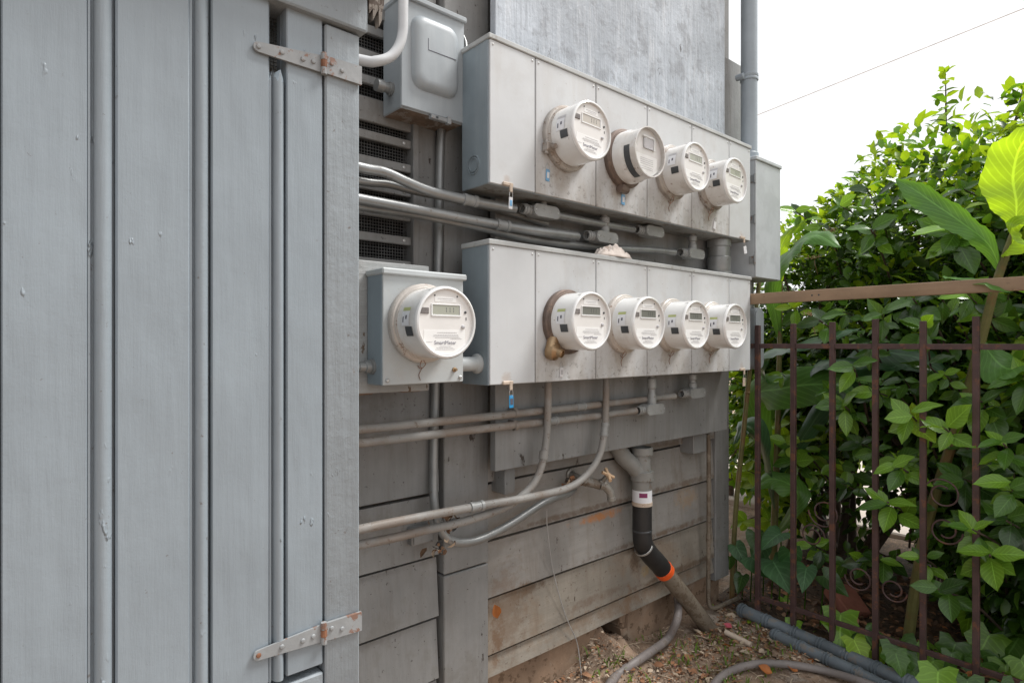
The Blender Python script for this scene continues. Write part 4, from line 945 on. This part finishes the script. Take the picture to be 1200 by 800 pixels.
# ================================================================== SHRUBS BEHIND THE FENCE
def ell_point(c, r, inner):
    while True:
        d = rv().normalized()
        k = inner+(1-inner)*rnd.random()**.6
        p_ = V3(c[0]+d.x*r[0]*k, c[1]+d.y*r[1]*k, c[2]+d.z*r[2]*k)
        p_ += V3(mnoise.noise(p_*2.2), mnoise.noise(p_*2.2+V3(7, 0, 0)), mnoise.noise(p_*2.2+V3(0, 9, 0)))*.16
        if p_.z > -1.12 and p_.x > 2.56 and (p_.x > 2.66 or p_.y < 1.0): return p_, d, k
CAMP = V3(0, 0, 0)
def shrub(label, blobs, n_leaf, Lr, young, base, nstems, n_obj, pal, sprigs=()):
    t = thing('shrub', label, 'shrub', V3(base[0], base[1], GZ-.02), 'shrubs behind the iron fence')
    # stems and limbs
    tips = []
    for k in range(nstems):
        b = blobs[k % len(blobs)]
        d = rv().normalized(); d.z = abs(d.z)*.9+.2
        e = V3(b[0][0]+d.x*b[1][0]*.75, b[0][1]+d.y*b[1][1]*.75, b[0][2]+d.z*b[1][2]*.75)
        e.x = max(e.x, 2.72)
        s_ = V3(base[0]+rnd.uniform(-.12, .12), base[1]+rnd.uniform(-.25, .25), GZ-.03)
        m1 = s_.lerp(e, .35)+rv(.05); m2 = s_.lerp(e, .7)+rv(.07)
        q = MB(); q.tube([s_, m1, m2, e], [.024, .005], 7, smooth=5); q.build('trunk' if k < 3 else 'branch', bark, t); tips.append((m2, e))
    F = Foliage(); cand = []
    tot = sum(b[2] for b in blobs)
    for b in blobs:
        c, r, wt = b
        for _ in range(int(n_leaf*wt/tot)):
            p_, d, k = ell_point(c, r, .3)
            low = (p_.z+1.1)/1.1
            if young < 1 and p_.z < -.35 and p_.y/p_.x > .27 and rnd.random() > (.12 if p_.z < -.55 else .25)+.5*max(0, low-.4): continue
            dirv = d*.8+rv(.55); dirv.z -= .15
            up = V3(0, 0, 1)+rv(.4)+d*.6
            L = rnd.uniform(*Lr)
            top = p_.z > c[2]+r[2]*.45 and k > .8
            if top and rnd.random() < young: kk = rnd.choice('yyyb')
            else: kk = rnd.choice(pal)
            M = orient(p_, dirv, up)
            toward = (p_-V3(c[0], c[1], c[2])).dot(-p_) > 0
            if k > .86 and toward and p_.z > -1.0 and p_.x < 4.3: cand.append((p_.length, M, L, kk))
            else: F.leaf(M, L, kk)
    cand.sort(key=lambda a: a[0]); 
    step = max(1, len(cand)//(n_obj+1)) if n_obj else 1
    near = cand[:n_obj]
    for dd, M, L, kk in near: put_leaf(rnd.choice(LV[kk]), M @ Matrix.Scale(L/.07, 4), t)
    for dd, M, L, kk in cand[n_obj:]: F.leaf(M, L, kk)
    # upright shoots that break the outline
    for (px, py, dist, h) in sprigs:
        tip = D(px, py, dist); b0 = tip-V3(rnd.uniform(-.05, .05), rnd.uniform(-.05, .05), h)
        q = MB(); q.tube([b0, b0.lerp(tip, .5)+rv(.01), tip], [.006, .002], 6, smooth=4); q.build('shoot', bark, t)
        n_ = int(h/.028)
        for j in range(n_):
            f = j/n_; a = j*2.4
            for s_ in (0, math.pi):
                dv = V3(math.cos(a+s_), math.sin(a+s_), .25); pp = b0.lerp(tip, f)
                F.leaf(orient(pp, dv+rv(.2), V3(0, 0, 1)+rv(.3)), rnd.uniform(.065, .10)*(1-.3*f), rnd.choice('yybm') if f > .4 else rnd.choice('mmb'))
        for j in range(5):
            a = j*1.26; F.leaf(orient(tip, V3(math.cos(a), math.sin(a), .9), V3(0, 0, 1)+rv(.2)), rnd.uniform(.04, .06), 'y')
    fo = F.build('foliage', t); fo['kind'] = 'stuff'
    return t
sh1 = shrub('tall dense shrub with pale young shoots on top, behind the fence rail',
      [((3.75, .72, .15), (.85, .85, 1.06), 5), ((3.35, .15, .05), (.6, .75, 1.05), 4), ((3.3, .75, -.35), (.45, .75, .85), 3), ((3.0, .22, -.5), (.32, .78, .62), 3.4)],
      33000, (.042, .08), .85, (3.5, .55), 16, 60, 'ddmmmmbdmmddmmmmbdmm',
      [(1108, 86, 3.1, .3), (1198, 106, 2.7, .2)])
sh2 = shrub('lower rounded shrub by the house corner with bright young leaves',
      [((4.0, 1.62, -.15), (.75, .72, 1.0), 5), ((3.75, 1.15, -.0), (.6, .55, .98), 4), ((3.45, 1.2, -.55), (.5, .4, .6), 1.2)],
      21000, (.036, .07), .9, (3.7, 1.4), 12, 150, 'ddmmmmbdmddmmmmbdm',
      [])
sh3 = shrub('far low bushes with yellow green leaves seen through the fence bars',
      [((4.5, 2.1, -.4), (.4, .45, .7), 3), ((3.5, 1.6, -.45), (.4, .28, .55), 3), ((4.3, 1.6, -.6), (.3, .35, .35), 1)], 5200, (.05, .09), 1.0, (4.5, 2.3), 6, 60, 'ybymb')  # yellow leaf colours paint in the light coming through these bushes
# flat brown flower heads
for (px, py, f, lab) in ((974, 270, 2.9, 'flat brown flower head above the rail, near the sprig with pale leaves'), (1024, 262, 2.95, 'flat brown flower head on top of the sprig with pale leaves'), (954, 302, 3.1, 'flat brown flower head beside the drooping canna leaf'), (950, 368, 2.7, 'yellowish flower head just below the wooden rail')):
    c = D(px, py, f); q = MB()
    for k in range(26):
        pp = c+V3(rnd.gauss(0, .014), rnd.gauss(0, .014), rnd.gauss(0, .005)); q.lathe(pp, (0, 0, 1), [(0, -.004), (.004, 0), (0, .005)], 5)
    q.tube([c-V3(-.05, 0, .09), c-V3(-.01, 0, .03), c], .0016, 5); tag(q.build('flower_head', bud_m), lab, 'flower head', 'flower heads')

# ================================================================== LEAFY SPRIGS GROWING THROUGH THE FENCE
vm = mat('sprig_mid', (.062, .145, .019), .2, 5, .22, trans=.3, gbump=.2, veins=55, spec=.5); vb = mat('sprig_bright', (.16, .31, .032), .15, 6, .22, trans=.35, gbump=.2, veins=55, spec=.5)
vd = mat('sprig_dark', (.03, .072, .014), .25, 5, .2, trans=.25, gbump=.2, veins=55, spec=.55); vy = mat('sprig_young', (.24, .38, .035), .15, 6, .35, trans=.4, gbump=.2, veins=55)
LB = {k: [leaf_mesh('leaf', mt, .11, .028+.004*j, 'oval', .22-.3*j*.3, .22, 8) for j in range(3)] for k, mt in (('m', vm), ('b', vb), ('d', vd), ('y', vy))}
def sprig(root, centre, n_, label, L=.1, pal='bbm', spread=1.0):
    t = thing('leafy_branch', label, 'branch', root, 'leafy branches at the fence')
    q = MB(); q.tube([root, root.lerp(centre, .5)+V3(0, 0, .03), centre], [.006, .003], 6, smooth=5); q.build('stem', bark, t)
    back = (root-centre).normalized()
    for j in range(n_):
        a = j*2.4+rnd.uniform(-.3, .3); f = (j//2)/max(1, n_/2)
        p0 = centre+back*.16*f+rv(.006)
        side = V3(-.25*math.cos(a*1.3)-.25, math.cos(a), .75*math.sin(a)).normalized()
        put_leaf(rnd.choice(LB[rnd.choice(pal)]), orient(p0, side*spread+V3(-.1, 0, -.1)+rv(.12), V3(-.75, -.15, .75)+rv(.25), L/.11*rnd.uniform(.75, 1.15)), t)
    return t
def sp(px, py, X, n_, label, L=.1, pal='bbm', rx=.45, rz=-.25):
    c = WX(px, py, X); sprig(c+V3(rx, rnd.uniform(-.1, .1), rz), c, n_, label, L, pal)
def twig(t, c, n_, L, pal):
    root = c+V3(.35, rnd.uniform(-.12, .12), rnd.uniform(-.3, -.05))
    q = MB(); q.tube([root, root.lerp(c, .5)+V3(0, 0, .03), c], [.005, .002], 5, smooth=4); q.build('branch', bark, t)
    back = (root-c).normalized()
    for j in range(n_):
        a = j*2.4+rnd.uniform(-.4, .4); side = V3(-.3-.2*math.cos(a), math.cos(a), .7*math.sin(a)-.1)
        put_leaf(rnd.choice(LB[rnd.choice(pal)]), orient(c+back*.13*(j//2)/max(1, n_/2), side+rv(.18), V3(-.7, -.2, .8)+rv(.3), L/.11*rnd.uniform(.7, 1.2)), t)
for k in range(32):
    px, py = 985+k % 8*29+rnd.uniform(-14, 14), 365+(k//8)*88+rnd.uniform(-36, 36)
    twig(sh1, WX(px, py, rnd.uniform(2.56, 2.8)), 7, rnd.uniform(.065, .10), 'mmbmdmb' if py < 560 else 'mmdb')
for k in range(9):
    px, py = 925+k % 3*36+rnd.uniform(-12, 12), 360+(k//3)*85+rnd.uniform(-25, 25)
    twig(sh2, WX(px, py, rnd.uniform(2.7, 3.0)), 6, rnd.uniform(.065, .095), 'mmbby')
for k in range(10):
    px, py = 940+k*26+rnd.uniform(-8, 8), 250+rnd.uniform(-35, 60)-k*4
    twig(sh1 if k > 5 else sh2, WX(px, py, rnd.uniform(2.9, 3.05)), 7, rnd.uniform(.07, .10), 'mmbmd')
for k in range(14):
    px, py = 872+k % 4*30+rnd.uniform(-8, 8), 450+(k//4)*52+rnd.uniform(-18, 18)
    twig(sh3, WX(px, py, rnd.uniform(2.95, 3.3)), 6, rnd.uniform(.075, .11), 'yybby')  # yellow palette again, backlight painted between the first bars
sp(1066, 484, 2.46, 9, 'bright glossy sprig of large leaves poking through the middle of the fence', .115, 'bbby')
sp(988, 474, 2.56, 8, 'leafy sprig behind the fence bars left of the brightest sprig', .10, 'bmm')
sp(1176, 520, 2.44, 9, 'drooping glossy sprig on the fence post side beyond the last tall bar', .09, 'mbm')
sp(1040, 588, 2.46, 7, 'pale underside sprig low on the fence above the brick', .12, 'bmb')
sp(1180, 610, 2.5, 8, 'dark leafy sprig low down in the deep shade behind the bars', .10, 'mdd')
sp(1090, 430, 2.6, 7, 'sprig of dark leaves hanging right below the iron top rail', .10, 'mdm')
sp(1070, 350, 2.62, 8, 'sprig of leaves tucked behind the wooden rail above the bars', .10, 'dmm')
sp(1110, 268, 2.75, 9, 'sprig of pale green leaves above the wooden rail under the rolled leaf', .12, 'mbm')
sp(960, 375, 2.62, 7, 'sprig of dull leaves under the rail beside the conduit elbow', .09, 'mdm')
sp(1020, 268, 2.85, 8, 'sprig with pale leaves beside the flat brown flower heads', .10, 'mbm')
sp(1085, 655, 2.5, 5, 'small round leaved sprig near an iron scroll', .075, 'bmm')
sp(1100, 690, 2.47, 6, 'dull olive sprig beside the fence foot near the canna stalk', .09, 'mdm')
sp(930, 540, 2.9, 8, 'leafy sprig in the shade behind the first bars by the house', .10, 'mbm')
sp(905, 500, 3.0, 8, 'pale leafy sprig lit from behind near the house corner', .12, 'yby')

sp(1150, 470, 2.56, 8, 'sprig of mid green leaves beside the thick canna stalk at mid height', .10, 'mbm')
sp(1130, 560, 2.6, 8, 'sprig of dark glossy leaves under the iron scroll pair', .10, 'mdm')
sp(955, 640, 2.7, 7, 'leafy sprig above the big dark quilted leaves', .09, 'mdb')
sp(1010, 520, 2.7, 8, 'sprig of small leaves deep behind the middle bars', .09, 'mdm')
sp(1200, 440, 2.5, 8, 'sprig beside the reddish dead canna leaf past the tall bar', .10, 'mbm')
sp(1140, 620, 2.42, 6, 'sprig with round bright leaves curling around the tall bar', .08, 'bmb')
sp(890, 560, 3.1, 9, 'sprig of yellow green leaves between cane and first bar', .11, 'yyb')
sp(930, 590, 3.3, 9, 'sunlit sprig above the pale path behind the bars', .11, 'yyb')
sp(1052, 545, 2.45, 6, 'sprig hanging in front of the bar beside the brightest sprig', .09, 'bbm')
sp(1105, 500, 2.45, 7, 'bright sprig spilling through between the two tallest bars', .10, 'bbm')
sp(1160, 650, 2.44, 7, 'sprig of glossy leaves spilling over the bar above the ivy', .10, 'bmb')
sp(1000, 430, 2.47, 6, 'sprig spilling over the iron top rail', .09, 'bmb')
sp(1186, 570, 2.44, 8, 'large glossy sprig spilling past the last tall bar', .09, 'bbm')
# ================================================================== CANNA / BANANA LEAVED PLANTS
def blade(parent, pts, widths, mt, name='leaf', fold=.12, nrm=V3(-.8, -.4, .4), roll=0, label=None):
    pts = catmull([Vector(p) for p in pts], 8); n_ = len(pts); q = MB(); vs = []; K = 8
    for i, p_ in enumerate(pts):
        t_ = i/(n_-1); a = t_*(len(widths)-1); j = min(int(a), len(widths)-2); ww = widths[j]+(widths[j+1]-widths[j])*(a-j)
        d = (pts[min(i+1, n_-1)]-pts[max(i-1, 0)]).normalized(); s_ = d.cross(nrm).normalized(); nn = s_.cross(d).normalized()
        for k in range(K+1):
            u = k/K*2-1; au = abs(u)
            x = ww*u; h = -ww*fold*au*au*2+.012*math.sin(t_*26+u*1.5)*au*(ww/.1)+.003*math.sin(t_*90)*au
            if roll and u > 0: x = ww*math.sin(u*roll)/roll; h += ww*(1-math.cos(u*roll))/roll
            vs.append(p_+s_*x+nn*(h+(-.004 if k == K//2 else 0)))
    q.add(vs, [[i*(K+1)+k, i*(K+1)+k+1, (i+1)*(K+1)+k+1, (i+1)*(K+1)+k] for i in range(n_-1) for k in range(K)])
    me = q.mesh(name, mt, recalc=False, doubles=False); set_uv(me, K+1); o = put(name, me, parent)
    if label: o['label'] = label
    return o
c1 = thing('canna_plant', 'tall canna plant with huge bright leaves beside the wooden rail', 'plant', WX(1062, 735, 2.78)*1.0, 'large leaved canna plants')
c1.location.z = GZ-.02
b0 = WX(1062, 735, 2.78); b0.z = GZ-.03
top = WX(1190, 268, 2.6)
stem = [b0, WX(1085, 620, 2.74), WX(1128, 480, 2.7), WX(1152, 390, 2.66), WX(1168, 330, 2.63), top]
q = MB(); q.tube(stem, [.021, .012], 10, smooth=6); q.build('stalk', stalk_m, c1)
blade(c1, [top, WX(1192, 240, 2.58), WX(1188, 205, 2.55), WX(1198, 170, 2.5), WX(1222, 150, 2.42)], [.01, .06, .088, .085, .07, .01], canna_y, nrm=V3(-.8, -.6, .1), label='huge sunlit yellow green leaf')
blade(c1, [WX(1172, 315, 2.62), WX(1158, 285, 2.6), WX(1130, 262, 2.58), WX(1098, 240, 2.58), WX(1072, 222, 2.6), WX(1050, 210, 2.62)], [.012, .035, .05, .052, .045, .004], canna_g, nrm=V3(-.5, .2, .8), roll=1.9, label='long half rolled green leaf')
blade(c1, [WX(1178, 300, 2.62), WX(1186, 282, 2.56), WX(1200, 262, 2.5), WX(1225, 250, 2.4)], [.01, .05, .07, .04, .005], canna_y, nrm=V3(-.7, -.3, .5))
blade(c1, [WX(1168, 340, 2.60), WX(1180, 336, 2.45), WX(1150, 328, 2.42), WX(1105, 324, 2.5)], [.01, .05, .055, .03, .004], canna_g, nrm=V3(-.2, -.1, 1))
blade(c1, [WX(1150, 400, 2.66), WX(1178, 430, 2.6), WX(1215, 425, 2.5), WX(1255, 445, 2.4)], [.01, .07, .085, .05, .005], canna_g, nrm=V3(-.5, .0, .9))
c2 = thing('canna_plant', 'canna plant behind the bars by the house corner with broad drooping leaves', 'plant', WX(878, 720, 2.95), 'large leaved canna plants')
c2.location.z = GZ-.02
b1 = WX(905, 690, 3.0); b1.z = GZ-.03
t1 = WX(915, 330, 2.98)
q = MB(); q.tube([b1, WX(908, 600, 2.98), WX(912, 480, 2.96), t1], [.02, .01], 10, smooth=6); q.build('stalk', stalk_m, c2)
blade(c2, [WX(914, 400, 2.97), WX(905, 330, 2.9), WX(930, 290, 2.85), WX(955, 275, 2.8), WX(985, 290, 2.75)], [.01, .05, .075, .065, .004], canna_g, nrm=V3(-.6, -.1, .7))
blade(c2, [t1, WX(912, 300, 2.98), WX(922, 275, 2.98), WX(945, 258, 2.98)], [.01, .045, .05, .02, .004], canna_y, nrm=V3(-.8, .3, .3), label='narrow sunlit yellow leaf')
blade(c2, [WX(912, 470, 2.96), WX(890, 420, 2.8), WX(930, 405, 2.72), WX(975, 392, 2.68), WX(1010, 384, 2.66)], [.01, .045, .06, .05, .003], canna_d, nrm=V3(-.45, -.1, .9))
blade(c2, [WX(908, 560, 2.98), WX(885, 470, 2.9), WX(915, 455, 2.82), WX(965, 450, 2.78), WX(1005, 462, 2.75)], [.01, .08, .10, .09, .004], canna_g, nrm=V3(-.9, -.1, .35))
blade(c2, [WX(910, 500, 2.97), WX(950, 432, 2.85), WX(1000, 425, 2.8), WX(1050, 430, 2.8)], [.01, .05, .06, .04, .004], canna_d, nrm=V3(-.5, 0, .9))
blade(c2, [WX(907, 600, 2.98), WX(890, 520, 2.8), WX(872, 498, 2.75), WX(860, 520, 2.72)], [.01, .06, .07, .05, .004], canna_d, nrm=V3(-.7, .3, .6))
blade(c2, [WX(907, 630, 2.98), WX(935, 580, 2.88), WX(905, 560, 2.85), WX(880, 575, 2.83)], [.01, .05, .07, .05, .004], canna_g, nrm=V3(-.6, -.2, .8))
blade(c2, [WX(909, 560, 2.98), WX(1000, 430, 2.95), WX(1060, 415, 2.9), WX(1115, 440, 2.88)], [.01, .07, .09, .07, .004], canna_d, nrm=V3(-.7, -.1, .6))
# slender cane beside the corner board
ck = thing('bamboo_cane', 'slender brown and yellow cane standing beside the house corner', 'cane', WX(857, 700, 2.62), None)
ck.location.z = GZ-.02
b2 = WX(857, 690, 2.62); b2.z = GZ-.03
q = MB(); q.tube([b2, WX(862, 600, 2.62), WX(872, 500, 2.62), WX(882, 400, 2.63), WX(893, 300, 2.7)], [.012, .009], 10, smooth=6); q.build('stalk', stalk_m, ck)
for k, (px, py) in enumerate(((860, 640), (867, 545), (876, 460))):
    c = WX(px, py, 2.62); q = MB(); q.lathe(c, (0.05, 0, 1), [(.010, -.006), (.0135, 0), (.010, .006)], 10); q.build('node', stalk_m, ck)

# ================================================================== FENCE
fn = thing('iron_fence', 'rusty brown iron fence with square bars and curled scrolls', 'fence', (2.5, .4, GZ), None)
FX = 2.5; py0 = 1.261
ys = [py0-.1515*k for k in range(0, 12)]
for k, y in enumerate(ys):
    b = .0095
    q = MB(); q.box((FX-b, y-b, GZ-.05), (FX+b, y+b, .082+rnd.uniform(-.008, .008)), .0012); q.build('bar', iron, fn)
for z, a in ((-.012, .010), (-1.085, .009)):
    for k in range(len(ys)-1):
        q = MB(); q.box((FX-.006, ys[k+1]+.0096, z-a), (FX+.006, ys[k]-.0096, z+a), .001); q.build('rail', iron, fn)
q = MB(); q.box((FX-.006, ys[0]+.0096, -.022), (FX+.006, 1.44, -.002), .001); q.build('rail', iron, fn)
def scroll(y, z, r, s_=1, up=1):
    q = MB(); pts = []
    for k in range(40):
        a = k/39*2*math.pi*1.35; rr_ = r*(1-.55*k/39); pts.append(V3(FX+.002*k/39, y+s_*(rr_*math.cos(a)-r*.2), z+up*rr_*math.sin(a)))
    q.tube(pts, .0031, 7); q.build('scroll', iron, fn)
for (px, py, r, s_, up) in ((962, 600, .075, 1, -1), (1003, 676, .062, 1, -1), (1050, 692, .055, -1, -1), (1100, 578, .07, 1, 1), (1112, 622, .062, -1, -1), (955, 628, .06, -1, 1)):
    p_ = WX(px, py, FX); scroll(p_.y, p_.z, r*.8, s_, up)
wr = thing('wooden_rail', 'bare brown timber rail running out from the cabinet end above the iron fence', 'rail', (2.42, .3, .16))
q = MB()
L0, L1 = 1.30, -.7
q.box((2.3895, L1, .161), (2.428, L0, .204), .002, jit=.0008); q.build('beam', rail_w, wr)
for y in (.99, .965):
    q = MB(); q.lathe((2.3895, y, .183), (-1, 0, 0), [(.0035, -.001), (.0035, .0006), (0, .0008)], 8); q.build('nail', dark_p, wr)
q = MB(); q.box((2.429, -.62, -1.25), (2.466, -.583, .20), .002); q.build('post', rail_w, wr)

# ================================================================== IVY AND LOW PLANTS AT THE FENCE FOOT
IV = [leaf_mesh('leaf', mt, .135, w_, 'ivy', .25, .12, 6) for mt, w_ in ((vb, .058), (vy, .052), (vm, .060))]
qm = mat('quilted_dark', (.035, .10, .03), .2, 12, .42, trans=.15, gbump=.6, veins=48, spec=.4)
HT = [leaf_mesh('leaf', mt, .17, w_, 'heart', .3, .15, 7) for mt, w_ in ((qm, .07), (qm, .064), (vd, .066))]
iv = thing('ivy', 'bright green ivy creeping over the ribbed pipe at the fence foot', 'ivy', onG(1000, 770, 0))
q = MB(); vine = [onG(960, 735, .03), onG(990, 750, .05), onG(1030, 765, .04), onG(1075, 780, .04), onG(1130, 800, .05)]; q.tube(vine, .003, 6, smooth=6); q.build('vine', bark, iv)
for (px, py, h, k, s_) in ((985, 718, .13, 0, 1.15), (1000, 748, .09, 1, .85), (1022, 762, .05, 1, .75), (1055, 750, .06, 2, .95), (1095, 772, .08, 0, 1.15), (1120, 752, .10, 2, .9), (1136, 712, .14, 0, 1.0), (1160, 742, .12, 0, 1.1), (1180, 716, .15, 2, 1), (1150, 776, .06, 2, .9), (1012, 740, .07, 2, 1.0), (1178, 778, .06, 0, .9), (930, 728, .06, 0, .6), (918, 700, .05, 0, .4), (1195, 745, .12, 2, 1)) + tuple((1030+rnd.uniform(0, 175), 0, rnd.uniform(.03, .16), rnd.choice((0, 2, 2)), rnd.uniform(.5, 1.0)) for _ in range(16)):
    if py == 0: py = 742+(px-1030)*.2+rnd.uniform(-22, 40)
    p_ = onG(px, py, h); d = V3(rnd.uniform(-.7, -.1), rnd.uniform(-.7, .3), -.55)
    q = MB(); root = V3(p_.x+.06, p_.y+.02, GZ+.0); q.tube([root, root.lerp(p_, .6)+V3(0, 0, .02), p_], .0022, 5, smooth=3); q.build('stem', leaf_md, iv)
    put_leaf(IV[k], orient(p_, d, V3(-.6, -.2, .75)+rv(.15), s_), iv)
dp = thing('dark_leaf_plant', 'low plant with big dark quilted leaves at the house corner by the fence', 'plant', onG(900, 705, 0))
for (px, py, h, k, s_) in ((862, 655, .12, 1, .8), (880, 668, .10, 0, .95), (905, 672, .10, 0, 1.15), (945, 680, .10, 1, .95), (965, 690, .08, 2, .8), (885, 640, .2, 2, 1), (915, 640, .2, 0, 1.1), (870, 690, .05, 2, .7), (925, 660, .14, 0, 1.0), (895, 655, .16, 1, .9), (855, 668, .08, 2, .6)):
    p_ = WX(px, py-16, 2.57+.5*max(0, h-.1)); d = V3(rnd.uniform(-.9, .1), rnd.uniform(-1, .7), rnd.uniform(-.7, -.1)); s_ *= rnd.uniform(.6, .95)
    root = V3(p_.x+.09, p_.y+.05, GZ); q = MB(); q.tube([root, root.lerp(p_, .6)+V3(.01, 0, .03), p_], .003, 5, smooth=3); q.build('stem', leaf_md, dp)
    put_leaf(HT[k], orient(p_, d, V3(-.7, -.25, .7)+rv(.12), s_), dp)

# ================================================================== LITTER, GRASS
dry_k = mat('dark_dead_leaf', (.12, .065, .035), .4, 12, .8, gbump=.3)
F = Foliage(); F.mats = [dry, straw_m, dry_o, dry_p, leaf_yg, dry_k]; F.idx = dict(F.idx, k=5)
for it in range(15000):
    x, y = (rnd.uniform(1.0, 3.6), rnd.uniform(.1, 1.45)) if it < 5000 else (rnd.uniform(1.3, 2.5), rnd.uniform(.7, 1.45))
    if x < 2.45 and rnd.random() < .25: continue
    dn = mnoise.noise((x*3, y*3, 2))
    if dn < -.15 and x < 2.45: continue
    a = rnd.uniform(0, 6.28); k = rnd.random()
    if x > 2.5: kk = 'k' if k < .72 else 'd' if k < .97 else 'y'  # mostly the dark leaf colour here, adding to the painted shade
    else: kk = 'd' if k < .45 else 'k' if k < .70 else 'm' if k < .955 else 'y' if k < .97 else 'b' if k < .973 else 'z'
    F.leaf(orient(V3(x, y, gh(x, y)+(.03 if x > 2.6 else 0)+rnd.uniform(.002, .010)), V3(math.cos(a), math.sin(a), rnd.uniform(-.25, .35)), V3(0, 0, 1)+rv(.4)), (rnd.uniform(.005, .015)*(2.8 if rnd.random() < .09 else 1) if it > 5000 else rnd.uniform(.008, .03 if x < 2.45 else .055)), kk)
tag(F.build('leaf_litter', None), 'brown leaf litter and wood crumbs scattered over the soil', 'leaf litter', kind='stuff')
q = MB()
for _ in range(130):
    b = onG(rnd.uniform(690, 960), rnd.uniform(725, 806), .004); a = rnd.uniform(0, 6.28); L_ = rnd.uniform(.02, .075)
    d = V3(math.cos(a), math.sin(a), rnd.uniform(-.05, .15))*L_; q.tube([b-d*.5, b+V3(rnd.gauss(0, .003), rnd.gauss(0, .003), .003), b+d*.5], rnd.uniform(.0007, .0018), 5, smooth=2)
tag(q.build('twigs', straw_m), 'dry twigs and straw strewn on the soil by the hoses', 'twigs', kind='stuff')
q = MB()
for _ in range(500):
    px = rnd.choice((rnd.gauss(800, 55), rnd.gauss(930, 50), rnd.gauss(880, 40))); py = rnd.uniform(745, 806) if px < 860 else rnd.uniform(722, 806)
    b = onG(px, py, 0)
    if mnoise.noise((b.x*4, b.y*4, 6)) < -.05: continue
    b.z = gh(b.x, b.y)-.003; a = rnd.uniform(0, 6.28); h = rnd.uniform(.01, .035); w_ = rnd.uniform(.0015, .004); d = V3(math.cos(a), math.sin(a), 0); s_ = V3(-d.y, d.x, 0)*w_
    q.add([b-s_, b+s_, b+d*h*.4+V3(0, 0, h*.8)+s_*.8, b+d*h*.4+V3(0, 0, h*.8)-s_*.8, b+d*h+V3(0, 0, h)], [[0, 1, 2, 3], [3, 2, 4]])
o = q.build('grass', grass_m, recalc=False); tag(o, 'sparse small green weeds on the littered soil', 'weeds', kind='stuff')
for (px, py, mt, s_, lab) in ((905, 788, dry_o, .5, 'curled orange leaf lying beside the arching hose'), (935, 786, dry_o, .45, 'orange brown leaf lying under the arching hose'), (862, 712, dry_o, .5, 'amber leaf on the soil at the house corner'),
                              (836, 738, dry, .4, 'rust coloured leaf beside the foot of the drain pipe'), (858, 735, dry_p, .35, 'pink petal on the soil near the pipe offcut')):
    p_ = onG(px, py, .012); me = leaf_mesh('leaf', mt, .1, .035, 'oval', -.3, .5, 6); me.transform(orient(V3(0, 0, 0), V3(-.3, .8, .1)+rv(.3), V3(-.4, -.3, .8), s_)); me.transform(Matrix.Translation(p_))
    tag(put('fallen_leaf', me), lab, 'leaf', 'fallen leaves')
p_ = W(579, 708, 1.425); me = leaf_mesh('leaf', dry_o, .1, .03, 'oval', .2, .4, 6); me.transform(orient(V3(0, 0, 0), V3(.25, -.1, -1), V3(-.3, -1, 0), .5)); me.transform(Matrix.Translation(p_))
tag(put('fallen_leaf', me), 'orange dead leaf caught on the siding edge beside the trim post', 'leaf', 'fallen leaves')

for (px, py, Y, n_, lab) in ((527, 612, 1.345, 26, 'dead leaves caught where the conduits cross below the single meter box'), (668, 566, 1.40, 34, 'dry leaf clump and cobweb stuffed behind the faucet and conduit bend'), (515, 640, 1.38, 16, 'crumbs and straw stuck under the conduit bend beside the trim post')):
    F = Foliage(); F.mats = [dry, straw_m, dry_k, wire_m, dry]
    for _ in range(n_):
        c = W(px, py, Y)+V3(rnd.gauss(0, .022), rnd.gauss(0, .008), rnd.gauss(0, .010)); F.leaf(orient(c, rv(), rv()), rnd.uniform(.012, .034), rnd.choice('dmyyb'))
    tag(F.build('leaf_debris', None), lab, 'dead leaves', 'debris on conduits', 'stuff')

# ================================================================== OVERHEAD WIRE
a, b = D(890, 134, 13), D(1190, 14, 10); d_ = (b-a)
q = MB(); q.tube([a-d_*1.5, a-d_*.5, a, b, b+d_*.8], .0100, 6, smooth=3); tag(q.build('overhead_wire', mat('wire_sheath', (.7, .7, .7))), 'thin overhead wire crossing the white sky beyond the riser', 'wire')

# ------------------------------------------------------------------ lift everything so that eye level is ZC
for o in list(col.objects):
    if '_world' in o.keys(): del o['_world']
    if o.parent is None and o.type in ('MESH', 'EMPTY'): o.location.z += ZC
